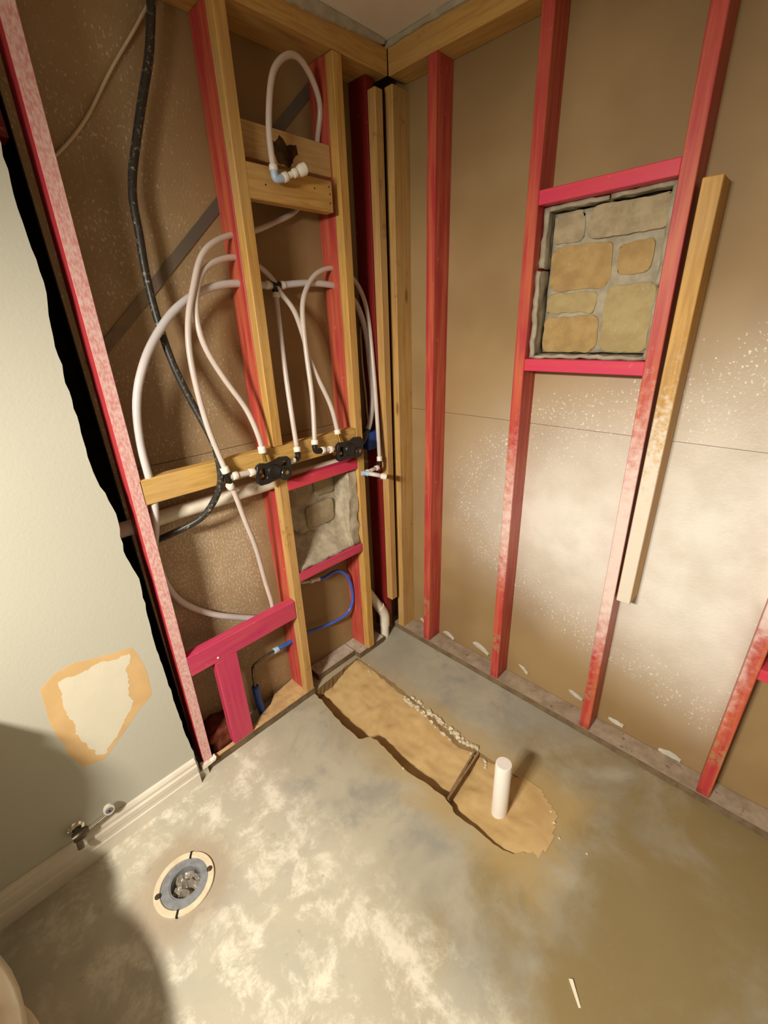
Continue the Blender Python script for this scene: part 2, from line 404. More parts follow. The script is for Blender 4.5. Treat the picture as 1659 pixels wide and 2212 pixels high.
def smooth_pts(P, n=2):
    for _ in range(n):
        P = [P[0]] + [(P[i - 1] + P[i] * 2 + P[i + 1]) / 4 for i in range(1, len(P) - 1)] + [P[-1]]
    return P

def tube(bm, P, r, seg=10, cap=True):
    rings = []; up = None; n = len(P)
    for i, p in enumerate(P):
        d = (P[min(i + 1, n - 1)] - P[max(i - 1, 0)]).normalized()
        if up is None:
            up = d.orthogonal().normalized()
        else:
            up = (up - d * up.dot(d)).normalized()
        s = d.cross(up); rad = r(i / (n - 1)) if callable(r) else r
        rings.append([bm.verts.new(p + (up * math.cos(a) + s * math.sin(a)) * rad) for a in [2 * math.pi * k / seg for k in range(seg)]])
    for a, b in zip(rings, rings[1:]):
        for k in range(seg):
            j = (k + 1) % seg; bm.faces.new((a[k], a[j], b[j], b[k]))
    if cap: bm.faces.new(rings[0][::-1]); bm.faces.new(rings[-1])

def tb(pts, r, per=6, seg=10, sm=2):
    bm = bmesh.new(); tube(bm, smooth_pts(spline(pts, per), sm), r, seg); return bm

def rod(a, b, r, seg=14, bm=None):
    bm = bm or bmesh.new(); tube(bm, [Vector(a), Vector(b)], r, seg); return bm

def turned(a, b, prof, seg=20, bm=None):         # profile of (along 0..1, radius) about the segment a-b
    bm = bm or bmesh.new(); a = Vector(a); b = Vector(b); d = (b - a).normalized(); up = d.orthogonal().normalized(); s = d.cross(up)
    rings = []
    for t_, r in prof:
        c = a.lerp(b, t_); rings.append([bm.verts.new(c + (up * math.cos(q) + s * math.sin(q)) * max(r, 1e-3)) for q in [2 * math.pi * k / seg for k in range(seg)]])
    for p, q in zip(rings, rings[1:]):
        for k in range(seg): j = (k + 1) % seg; bm.faces.new((p[k], p[j], q[j], q[k]))
    bm.faces.new(rings[0][::-1]); bm.faces.new(rings[-1]); return bm

def prism(bm, poly, axis, a0, a1, holes=()):
    """polygon (u,v) in the plane across `axis`, extruded from a0 to a1, with holes"""
    def co(u, v, a): return {'x': (a, u, v), 'y': (u, a, v), 'z': (u, v, a)}[axis]
    es = []; 
    for L in [poly] + list(holes):
        vs = [bm.verts.new(co(u, v, a0)) for u, v in L]
        es += [bm.edges.new((vs[i], vs[(i + 1) % len(vs)])) for i in range(len(vs))]
    r = bmesh.ops.triangle_fill(bm, edges=es, use_beauty=True)
    fs = [f for f in r['geom'] if isinstance(f, bmesh.types.BMFace)]
    e = bmesh.ops.extrude_face_region(bm, geom=fs)
    d = Vector(co(0, 0, a1)) - Vector(co(0, 0, a0))
    for v in e['geom']:
        if isinstance(v, bmesh.types.BMVert): v.co += d

def rrect(cu, cv, w_, h_, r, n=6):
    out = []
    for k, (sx, sy) in enumerate(((1, 1), (-1, 1), (-1, -1), (1, -1))):
        for i in range(n + 1):
            a = math.pi / 2 * (k + i / n); out.append((cu + sx * (w_ / 2 - r) + r * math.cos(a), cv + sy * (h_ / 2 - r) + r * math.sin(a)))
    return out

def circ(cu, cv, r, n=20, ry=None):
    return [(cu + r * math.cos(2 * math.pi * k / n), cv + (ry or r) * math.sin(2 * math.pi * k / n)) for k in range(n)]

def rough_line(P, step, amp, seed, close=False):
    out = []; n = len(P) if close else len(P) - 1
    for i in range(n):
        a = Vector(P[i]).to_2d(); b = Vector(P[(i + 1) % len(P)]).to_2d(); L = (b - a).length; k = max(1, int(L / step))
        nn = Vector((-(b - a).y, (b - a).x)) / max(L, 1e-6)
        for j in range(k):
            p = a.lerp(b, j / k); q = mnoise.noise(Vector((p.x * 0.8 + seed, p.y * 0.8, seed))) + 0.6 * mnoise.noise(Vector((p.x * 2.3, p.y * 2.3 + seed, 0)))
            out.append(tuple(p + nn * (q * amp)))
    if not close: out.append(tuple(P[-1]))
    return out

def lumpy(bm, amp, fr, seed=0.0):
    for v in bm.verts:
        p = v.co * fr + Vector((seed, seed * 1.7, seed * 0.3))
        v.co += Vector((mnoise.noise(p), mnoise.noise(p + Vector((31, 0, 0))), mnoise.noise(p + Vector((0, 57, 0))))) * amp

def grid_box(x0, x1, y0, y1, z0, z1, step, amp, fr, seed):
    bm = bmesh.new(); box(bm, x0, x1, y0, y1, z0, z1)
    n = max(1, int(max(x1 - x0, y1 - y0, z1 - z0) / step))
    bmesh.ops.subdivide_edges(bm, edges=[e for e in bm.edges if e.calc_length() > step * 1.5], cuts=min(n, 14), use_grid_fill=True)
    lumpy(bm, amp, fr, seed); return bm

# ------------------------------------------------------------------ setting: slab with its cut trench
FZ = -1.34
TR = [(-0.4, -23.9), (3.9, -24.35), (9, -25), (13, -25), (14.2, -23.5), (15.4, -23.1), (18.9, -23.5), (22.7, -24.0), (25.7, -23.4), (29, -23.3),
      (31.7, -24.2), (35.5, -23.8), (37.9, -23.85), (39.8, -23.2), (41.4, -21.4), (42.05, -18.9), (41, -15.5), (37.4, -13.5), (33.5, -13.6), (29.4, -13.9),
      (25.2, -14.4), (18.8, -13.5), (12.8, -12.7), (9, -12.4), (2.75, -12.3), (-1.1, -12.3)]
TRJ = rough_line(TR, 0.55, 0.28, 3.1, True)
bm = bmesh.new()
outer = [(-6, -110), (120, -110), (120, 4.2), (-6, 4.2)]
es = []; hv = None
hc = circ(12.1, -53.15, 1.86, 32)
for L in (outer, hc, TRJ):
    vs = [bm.verts.new((x, y, FZ)) for x, y in L]
    es += [bm.edges.new((vs[i], vs[(i + 1) % len(vs)])) for i in range(len(vs))]
    if L is hc: hvc = vs
    hv = vs
bmesh.ops.triangle_fill(bm, edges=es, use_beauty=True)
bmesh.ops.recalc_face_normals(bm, faces=bm.faces)
for f in bm.faces:
    if f.normal.z < 0: f.normal_flip()
low = [bm.verts.new((v.co.x + random.uniform(-.12, .12), v.co.y + random.uniform(-.12, .12), -3.2)) for v in hv]
low2 = [bm.verts.new((v.co.x + random.uniform(-.25, .25), v.co.y + random.uniform(-.25, .25), -8.0)) for v in hv]
n = len(hv)
for i in range(n):
    j = (i + 1) % n
    bm.faces.new((hv[i], hv[j], low[j], low[i])).material_index = 1
    bm.faces.new((low[i], low[j], low2[j], low2[i])).material_index = 1
lowc = [bm.verts.new((v.co.x, v.co.y, -4.5)) for v in hvc]
for i in range(len(hvc)):
    j = (i + 1) % len(hvc); bm.faces.new((hvc[i], hvc[j], lowc[j], lowc[i])).material_index = 1
struct('floor', bm, [M['concrete'], M['broken']])

def inside(x, y, poly):
    c = False; n = len(poly)
    for i in range(n):
        x0, y0 = poly[i]; x1, y1 = poly[i - 1]
        if (y0 > y) != (y1 > y) and x < (x1 - x0) * (y - y0) / (y1 - y0) + x0: c = not c
    return c
def near(x, y): return any(inside(x + a, y + b, TR) for a in (-.8, 0, .8) for b in (-.8, 0, .8))
def sand_h(x, y):
    v = min(max((y + 24.0) / 11.0, 0), 1)
    n_ = mnoise.noise(Vector((x * .16, y * .2, 2))) * .45 + mnoise.noise(Vector((x * .5, y * .5, 7))) * .34 + mnoise.noise(Vector((x * 0.35, y * 1.1, 4))) * .22 + mnoise.noise(Vector((x * 1.4, y * 1.4, 9))) * .10
    a = -5.3 + 2.9 * v ** 0.9 + 0.25 * math.sin(x * .5)
    if x < 3: a += (3 - x) * 0.18
    u = min(max((x - 29) / 12.5, 0), 1)
    b = -3.5 + 1.3 * v + 1.9 * u ** 1.2 + 0.5 * math.exp(-((x - 31.5) ** 2 + (y + 20) ** 2) / 5)
    k = 1.0 if x > 29.2 else 0.0
    h = a * (1 - k) + b * k + n_ * (0.8 if not k else 0.6)
    return min(h, FZ - 0.08 if x < 33 else FZ + 0.10)
bm = bmesh.new(); st = 0.38; nx, ny = int(46 / st), int(15.5 / st); G = {}
for i in range(nx):
    for j in range(ny):
        x = -2.2 + i * st; y = -26 + j * st
        if near(x, y): G[i, j] = bm.verts.new((x, y, sand_h(x, y)))
for (i, j) in list(G):
    q = [G.get((i, j)), G.get((i + 1, j)), G.get((i + 1, j + 1)), G.get((i, j + 1))]
    if all(q): bm.faces.new(q)
o = mk('trench_sand', bm, M['sand'], smooth=True)
tag(o, 'damp tan sand filling the long trench cut in the concrete floor', 'sand', kind='stuff')

# walls and ceiling
bm = B(-6, 120, 3.5, 4.1, FZ, 46.5); box(bm, -6, 120, 3.5, 4.1, 46.56, 95); box(bm, -6, 120, 4.1, 4.4, 44, 49, 1)
struct('wall_right', bm, [M['board_r'], M['dark']])
bm = B(-5.6, -5.0, -44.3, 3.5, FZ, 45.35); box(bm, -5.6, -5.0, -44.3, 3.5, 45.43, 95); box(bm, -5.9, -5.6, -44.3, 3.5, 43, 48, 1)
struct('wall_back', bm, [M['board_l'], M['dark']])
# deep dark space added behind the painted drywall to keep its gap black
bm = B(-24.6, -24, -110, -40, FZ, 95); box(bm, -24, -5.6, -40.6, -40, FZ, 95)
struct('wall_gap_shade', bm, M['gap_shade'])
struct('floor_gap_shade', B(-24, -6, -110, -40, FZ - .5, FZ), M['gap_shade'])
struct('ceiling_gap_shade', B(-24, -6, -110, -40, 95, 95.6), M['gap_shade'])
edge = [(-45.6, FZ), (-45.7, 2.75), (-46.2, 9.8), (-46.3, 17.6), (-46.5, 25.4), (-46.1, 34), (-46.8, 38), (-46.4, 42.5), (-47.35, 47.6), (-47.2, 53.3), (-47.2, 59.8), (-46.5, 65.2), (-46.7, 68.7), (-46.8, 71.7), (-46.6, 75.1), (-46.7, 95)]
poly = rough_line(edge, 0.8, 0.16, 5.0) + [(-110, 95), (-110, FZ)]
bm = bmesh.new(); prism(bm, poly, 'x', 0.02, 0.5)
wl = struct('wall_left', bm, M['paint'])
# peeled patch of that wall: bare tan paper with a cream core
PT = [(-48.9, 25.6), (-48.2, 21.5), (-48.5, 17.6), (-50.6, 16.3), (-52.5, 14.6), (-55.4, 12.3), (-57.6, 12.9), (-58.2, 15.5), (-58.6, 20.6), (-58.2, 25.8), (-56.3, 26.9), (-54.4, 27.0), (-52, 26.2)]
CR = [(-49.3, 24.9), (-50.3, 22.5), (-50.5, 20.0), (-50.6, 18.2), (-51.4, 16.8), (-52.8, 15.1), (-55.1, 12.9), (-55.9, 13.9), (-56.5, 15.7), (-56.7, 18), (-57.0, 21.4), (-56.6, 25.5), (-52.7, 25.5)]
bm = bmesh.new(); prism(bm, rough_line(PT, 0.5, 0.10, 8, True), 'x', 0.495, 0.512); mk('bare_patch', bm, M['peel_tan'], wl)
bm = bmesh.new(); prism(bm, rough_line(CR, 0.3, 0.42, 12, True), 'x', 0.50, 0.522); mk('bare_core', bm, M['peel_cream'], wl)
struct('wall_rear', B(-6, 120, -110.6, -110, FZ, 95), M['paint'])
struct('wall_far_right', B(120, 120.6, -110, 4.2, FZ, 95), M['paint'])
struct('ceiling', B(-6, 120, -110, 4.2, 95, 95.6), M['ceil'])
# baseboard: stepped profile along the painted wall
prof = [(0.5, FZ), (1.25, FZ), (1.25, 0.6), (1.12, 0.75), (1.12, 1.35), (1.18, 1.5), (1.18, 2.2), (0.98, 2.45), (0.98, 2.9), (0.80, 3.25), (0.62, 3.4), (0.5, 3.4)]
bm = bmesh.new(); prism(bm, prof, 'y', -46.0, -110)
struct('baseboard_left', bm, M['white_trim'])

# ------------------------------------------------------------------ plates
o = mk('bottom_plate', B(-2.2, 119.5, 0, 3.45, FZ, 0), M['plate_r'], bevel=.06)
tag(o, 'dusty wooden bottom plate along the floor under the right wall studs', 'plate')
bm = bmesh.new(); prism(bm, rough_line([(0, -44.4), (0, -23.8), (-4.95, -23.8), (-4.95, -25.2), (-4.3, -28.6), (-4.2, -29.7), (-2.7, -31.4), (-1.95, -33.8), (-0.98, -35.5), (-0.75, -37.5), (-0.7, -42.3), (-1.4, -44.4)], 0.9, 0.07, 4, True), 'z', FZ, 0)
o = mk('bottom_plate', bm, M['plate_p'])
tag(o, 'gnawed pale wooden bottom plate under the rose post at the left wall', 'plate')
o = mk('bottom_plate', B(-4.95, -1.9, -21.4, -12.2, FZ, 0), M['plate_l'], bevel=.06)
tag(o, 'short set-back grey plate behind the sand trench at the left wall', 'plate')
o = mk('bottom_plate', B(-4.95, -0.4, -12.1, -5.1, FZ, 0), M['plate_l'], bevel=.06)
tag(o, 'short plate under the second yellow stud beside the white elbow pipe', 'plate')
o = mk('top_plate', B(-5, 0, -62, -0.05, 91.55, 94.4), M['wood_y'], bevel=.08)
tag(o, 'yellow top plate under the ceiling along the left wall', 'plate')
o = mk('top_plate', B(0.03, 119.5, 0.0, 3.45, 91.5, 94.5), M['wood_x'], bevel=.08)
tag(o, 'yellow top plate under the ceiling along the right wall', 'plate')
bm = bmesh.new(); prism(bm, rough_line([(-0.9, 94.95), (-0.9, 94.35), (-6, 94.1), (-9, 93.95), (-12, 93.7), (-16, 93.6), (-20, 93.9), (-30, 93.6), (-44, 93.7), (-44, 94.95)], 0.5, 0.14, 2, True), 'x', 0.02, 0.42)
o = mk('drywall_remnant', bm, M['graygyp']); tag(o, 'ragged grey strip of old drywall left along ceiling edge of the left wall', 'drywall scrap')
bm = bmesh.new(); prism(bm, rough_line([(-0.2, 94.95), (-0.2, 94.3), (6, 94.45), (12, 94.25), (30, 94.4), (30, 94.95)], 0.5, 0.12, 6, True), 'y', -0.32, -0.02)
o = mk('drywall_remnant', bm, M['graygyp']); tag(o, 'thin ragged drywall edge left along ceiling edge of the right wall', 'drywall scrap')

# ------------------------------------------------------------------ right wall studs
def stud_r(x_top, x_bot, mat, label, y0=0.0, y1=3.5, w_=1.5, z0=0.0, z1=91.5, name='wall_stud', bev=.07):
    bm = bmesh.new()
    hexa(bm, [(x_bot, y0, z0), (x_bot + w_, y0, z0), (x_bot + w_, y1, z0), (x_bot, y1, z0)], [(x_top, y0, z1), (x_top + w_, y0, z1), (x_top + w_, y1, z1), (x_top, y1, z1)])
    o = mk(name, bm, mat, bevel=bev); return tag(o, label, 'stud', 'studs of the right wall')
stud_r(6.9, 6.13, M['red_right'], 'red stud nearest the corner on the right wall')
stud_r(22.04, 22.03, M['red_right'], 'red stud left of the stone opening in the right wall')
stud_r(37.75, 38.45, M['red_right'], 'white-sprayed red stud right of the stone opening, beside the pine strip')
stud_r(54.9, 54.4, M['red_right'], 'pale pink stud at the right edge of the photo')
stud_r(-0.75, -0.92, M['wood_dirty'], 'yellow corner stud on the right wall, against the inside corner', z1=90.6)
bm = bmesh.new(); hexa(bm, [(40.05, -0.05, 24.9), (41.75, -0.05, 24.9), (41.75, 3.4, 24.9), (40.05, 3.4, 24.9)], [(39.95, -0.05, 72.2), (41.65, -0.05, 72.2), (41.65, 3.4, 72.2), (39.95, 3.4, 72.2)])
o = mk('furring_strip', bm, M['wood_spray'], bevel=.08); tag(o, 'pine strip fading from yellow to white, nailed beside the third red stud', 'strip')
o = mk('blocking', B(23.56, 37.9, 0, 3.5, 72.8, 74.3), M['pink_x'], bevel=.07); tag(o, 'pink-red cross block above the stone opening in the right wall', 'block')
o = mk('blocking', B(23.55, 38.1, 0, 3.5, 54.2, 55.72), M['pink_x'], bevel=.07); tag(o, 'pink cross block under the stone opening in the right wall', 'block')
stud_r(70.4, 70.4, M['red_right'], 'red stud beyond the right edge of the photo')
o = mk('blocking', B(56.0, 70.3, 0.2, 3.5, 21.0, 22.5), M['pink_x'], bevel=.07); tag(o, 'pink cross block right of the last stud at the right edge', 'block')

# masonry seen through the right wall opening
ms = thing('stone_masonry', (31, 3.3, 55.8), 'rough stones and grey mortar filling the square opening in the right wall', 'masonry')
mk('backing', B(23.56, 38.3, 3.40, 3.48, 55.73, 72.78), M['dark'], ms)
mk('mortar_bed', grid_box(24.55, 37.45, 2.75, 3.38, 56.45, 72.05, 0.8, 0.09, 0.8, 1), M['mortar'], ms, smooth=True)
mk('mortar_rim', grid_box(23.62, 24.2, 0.9, 3.38, 55.85, 66.0, 0.7, 0.20, 0.9, 5), M['mortar'], ms, smooth=True)
mk('mortar_rim', grid_box(23.70, 24.3, 1.4, 3.38, 66.3, 72.6, 0.7, 0.24, 0.9, 25), M['mortar'], ms, smooth=True)
mk('mortar_rim', grid_box(37.55, 38.15, 0.8, 3.38, 55.85, 63.0, 0.7, 0.22, 0.8, 9), M['mortar'], ms, smooth=True)
mk('mortar_rim', grid_box(37.30, 37.95, 1.2, 3.38, 63.3, 72.6, 0.7, 0.26, 0.8, 29), M['mortar'], ms, smooth=True)
mk('mortar_rim', grid_box(24.1, 37.7, 1.2, 3.38, 55.78, 56.2, 0.7, 0.20, 0.9, 13), M['mortar'], ms, smooth=True)
mk('mortar_rim', grid_box(24.1, 31.0, 1.5, 3.38, 72.3, 72.72, 0.7, 0.20, 0.9, 17), M['mortar'], ms, smooth=True)
mk('mortar_rim', grid_box(31.2, 37.6, 1.5, 3.38, 72.35, 72.74, 0.7, 0.22, 0.9, 37), M['mortar'], ms, smooth=True)
def stone_blk(x0, x1, z0, z1, dep, mat, seed, parent, name='stone', taper=0.0):
    bm = bmesh.new(); P = rrect((x0 + x1) / 2, (z0 + z1) / 2, x1 - x0, z1 - z0, min(x1 - x0, z1 - z0) * 0.22, 5)
    prism(bm, rough_line(P, 0.5, 0.14, seed, True), 'y', 3.2, 2.85 - dep)
    bmesh.ops.recalc_face_normals(bm, faces=bm.faces)
    ff = [f for f in bm.faces if f.normal.y < -0.9]
    bmesh.ops.subdivide_edges(bm, edges=list({e for f in ff for e in f.edges}), cuts=2)
    lumpy(bm, 0.16, 0.55, seed)
    return mk(name, bm, mat, parent, smooth='auto', bevel=0.14, bseg=2)
for k, (a, b, c, d, dep, mt) in enumerate([(24.6, 28.4, 68.9, 72.0, .30, 'stone_grey'), (28.9, 37.2, 68.8, 72.1, .55, 'stone_grey'), (24.7, 32.0, 63.7, 68.5, .26, 'stone_tan'), (32.5, 36.2, 64.9, 68.1, .26, 'stone_tan'),
                                           (24.7, 30.9, 61.0, 63.4, .26, 'stone_gold'), (31.8, 37.35, 56.5, 63.9, .30, 'stone_gold'), (24.5, 31.5, 56.5, 60.7, .26, 'stone_tan')]):
    stone_blk(a, b, c, d, dep, M[mt], 20 + k * 3.3, ms)

# torn drywall paper along the foot of the right wall
for k, (x, z, L, lab) in enumerate([(10.2, 0.9, 2.0, 'curled white paper scrap between the first and second red studs, nearest the corner'), (17.9, 1.9, 2.6, 'long white torn paper scrap left of the second red stud foot'),
                                    (26.9, 2.4, 1.3, 'small curled white paper scrap right of the second red stud'), (36.3, 2.7, 1.7, 'torn white paper scrap touching left side of third red stud'),
                                    (42.8, 1.5, 1.6, 'white torn paper scrap just right of the third red stud foot'), (50.4, 0.6, 2.1, 'white torn paper scrap left of the pink stud at right edge'),
                                    (3.2, 1.2, 1.0, 'tiny white paper scrap beside the yellow corner stud foot')]):
    bm = bmesh.new(); n_ = 9; rows = []
    for i in range(n_):
        u = i / (n_ - 1); wd = 0.55 * math.sin(math.pi * (0.12 + 0.82 * u)) * L * 0.5 + 0.05
        cx = x - L * .7 + L * 1.4 * u; cz = z + 0.25 * math.sin(3 * u + k) - 0.35 * u
        rows.append([bm.verts.new((cx + random.uniform(-.08, .08), 3.42 - 0.55 * math.sin(math.pi * v) * (0.35 + u * .65) - .02, cz - wd + 2 * wd * v + random.uniform(-.07, .07))) for v in (0, .25, .5, .75, 1)])
    for a, b in zip(rows, rows[1:]):
        for q in range(4): bm.faces.new((a[q], a[q + 1], b[q + 1], b[q]))
    e = bmesh.ops.solidify(bm, geom=bm.faces[:], thickness=0.04)
    o = mk('paper_scrap', bm, M['paperw'], smooth='auto'); tag(o, lab, 'paper', 'torn paper scraps along the right wall')

# ------------------------------------------------------------------ left wall studs
def furr(y_top, y_bot, z0, z1, label, mat='wood_z', x0=-1.5, x1=0.0, w_=1.5, cat='stud', grp='yellow furring studs of the left wall'):
    bm = bmesh.new()
    hexa(bm, [(x0, y_bot, z0), (x1, y_bot, z0), (x1, y_bot + w_, z0), (x0, y_bot + w_, z0)], [(x0, y_top, z1), (x1, y_top, z1), (x1, y_top + w_, z1), (x0, y_top + w_, z1)])
    o = mk('furring_stud', bm, M[mat], bevel=.08); return tag(o, label, cat, grp)
furr(-25.3, -25.35, 45.35, 91.5, 'long yellow stud at left, running from the first black valve to the ceiling')
furr(-25.35, -25.45, 0.02, 41.0, 'lower yellow stud between the black valve and the floor, left of the trench', 'wood_dirty')
furr(-9.85, -9.85, 0.02, 91.5, 'full height yellow stud right of the two black valves')
furr(-2.65, -2.6, 8.0, 89.9, 'yellow strip on the left wall right against the inside corner', 'wood_dirty')
def red_l(y_top, y_bot, label, z0=0.02, z1=91.5, x0=-4.95, x1=-1.52, notch=True, w_=1.5, mat='red_z', notch_back=-4.0):
    bm = bmesh.new()
    def yy(z): return y_bot + (y_top - y_bot) * (z - z0) / (z1 - z0)
    def seg(za, zb, xa, xb):
        a, b = yy(za), yy(zb)
        hexa(bm, [(xa, a, za), (xb, a, za), (xb, a + w_, za), (xa, a + w_, za)], [(xa, b, zb), (xb, b, zb), (xb, b + w_, zb), (xa, b + w_, zb)])
    if notch:
        seg(z0, 38.2, x0, x1); seg(38.2, 40.6, x0, notch_back); seg(40.6, z1, x0, x1)
    else: seg(z0, z1, x0, x1)
    o = mk('wall_stud', bm, M[mat], bevel=.05); return tag(o, label, 'stud', 'red studs of the left wall')
red_l(-25.4, -25.4, 'red stud hidden behind the long yellow stud at left')
red_l(-9.9, -9.9, 'red stud behind the full height yellow stud right of the valves')
red_l(-2.85, -2.85, 'red stud coloured dark for shadow next to the inside corner', notch=False, mat='red_dark')
red_l(-43.9, -44.75, 'pink stud with heavy white spray at the torn drywall edge', z0=0.02, x0=-3.05, x1=0.0, mat='red_left', notch=False, w_=1.35)
red_l(-46.8, -46.6, 'red stud coloured dark for shade in the gap behind the torn cream drywall', x0=-4.95, x1=-2.6, z0=76.5, notch=False, w_=1.4, mat='red_dark')

# boards and blocks of the left wall
o = mk('valve_board', B(-1.5, 0, -43.2, -9.95, 42.25, 45.3), wood('pine_valve_board', 'y', (0.66, 0.42, 0.13), (0.50, 0.285, 0.07), dark=0.2), bevel=.08)
tag(o, 'long yellow horizontal board carrying the two black valves', 'board')
o = mk('shower_block', B(-1.5, 0, -24.0, -11.35, 74.6, 78.1), M['wood_y'], bevel=.08); [mk('nail', turned((-.02, yy_, zz_), (.03, yy_, zz_), [(0, .1), (1, .09)], 8), M['dark'], o) for yy_, zz_ in ((-11.9, 77.4), (-11.8, 76.6), (-11.85, 75.6), (-14.3, 76.9), (-21.6, 76.2))]; tag(o, 'yellow cross block in front, carrying the shower elbow between yellow studs', 'block')
bm = B(-3.0, -1.55, -24.0, -9.95, 79.0, 82.5)
o = mk('shower_block', bm, wood('burnt_pine', 'y', (0.55, 0.36, 0.16), (0.42, 0.25, 0.09)), bevel=.08); tag(o, 'upper cross block with a black scorched spot behind the tube loop', 'block')
bm = bmesh.new(); prism(bm, rough_line([(-19.7, 82.1), (-18.6, 81.2), (-17.9, 81.9), (-16.9, 81.2), (-15.4, 81.5), (-15.2, 80.4), (-16.2, 79.9), (-16.9, 79.0), (-18.4, 79.15), (-18.9, 80.3)], .25, .30, 3, True), 'x', -1.56, -1.54)
mk('scorch_mark', bm, M['scorch'], o)
o = mk('niche_header', B(-1.5, 0, -23.85, -9.95, 38.4, 40.0), M['pink_y'], bevel=.07); tag(o, 'pink cross block above the hollow mortar niche in the left wall', 'block')
o = mk('niche_sill', B(-4.95, 0, -23.85, -9.95, 22.6, 24.15), M['rose_y'], bevel=.07); tag(o, 'rose-pink cross block under the hollow mortar niche', 'block')
o = mk('low_block', B(-1.5, 0, -43.2, -25.5, 16.45, 19.75), M['rose_y'], bevel=.08); tag(o, 'rose-pink horizontal board low on the left wall', 'block')
mk('screw', turned((0.0, -39.2, 17.2), (0.12, -39.2, 17.2), [(0, .16), (.6, .16), (1, .08)], 10), M['paperw'], o)
o = mk('low_post', B(-1.5, 0, -39.75, -36.35, 0.02, 16.4), M['rose_z'], bevel=.08); tag(o, 'short rose-pink post standing under the rose-pink board', 'post')

# hollow niche of the left wall
ni = thing('niche_masonry', (-3, -16.9, 24.2), 'rough mortar lining the square hollow between pink blocks on the left wall', 'masonry')
mk('mortar_back', grid_box(-5.0, -4.45, -23.8, -10, 24.2, 38.35, 0.8, 0.55, 0.38, 3), M['mortar_l'], ni, smooth=True)
bm = bmesh.new(); prism(bm, [(-4.9, 24.16), (-0.35, 24.16), (-0.9, 24.7), (-2.4, 25.6), (-3.8, 27.6), (-4.9, 29.4)], 'y', -23.8, -10)
bmesh.ops.subdivide_edges(bm, edges=[e for e in bm.edges if e.calc_length() > 3], cuts=14, use_grid_fill=True); bmesh.ops.triangulate(bm, faces=bm.faces); lumpy(bm, .42, .75, 6)
mk('mortar_slope', bm, M['mortar_l'], ni, smooth=True)
mk('mortar_side', grid_box(-4.9, -0.5, -12.0, -10.05, 24.3, 38.1, 0.7, 0.55, 0.5, 11), M['mortar_l'], ni, smooth=True)
mk('mortar_side', grid_box(-4.9, -2.6, -23.8, -23.2, 24.2, 38.2, 0.9, 0.25, 0.75, 15), M['mortar'], ni, smooth=True)
for k, (a, b, c, d) in enumerate([(-21.5, -17.4, 33.6, 37.4), (-16.4, -12.2, 34.2, 37.6), (-18.5, -12.6, 28.8, 33.0)]):
    bm = bmesh.new(); prism(bm, rough_line(rrect((a + b) / 2, (c + d) / 2, b - a, d - c, .8, 5), .5, .2, k * 7.0, True), 'x', -4.6, -4.05)
    mk('stone', bm, M['stone_grey'], ni, smooth='auto', bevel=.15, bseg=2)

# flat steel strap across the back board
bm = bmesh.new(); a = Vector((-4.93, -7.5, 91.4)); b = Vector((-4.93, -43.5, 57.6)); d = (b - a).normalized(); nrm_ = Vector((0, -d.z, d.y)) * 0.58
hexa(bm, [a + nrm_, a - nrm_, b - nrm_, b + nrm_], [p + Vector((0.07, 0, 0)) for p in (a + nrm_, a - nrm_, b - nrm_, b + nrm_)])
o = mk('brace_strap', bm, M['strap']); tag(o, 'dark steel strap running diagonally across the brown board at left', 'strap')
o = mk('steel_plate', B(-4.95, -4.6, -43.4, -42.0, 64.6, 66.5), M['steel'], bevel=.05); tag(o, 'small dark steel plate just right of the white-sprayed pink stud', 'plate')

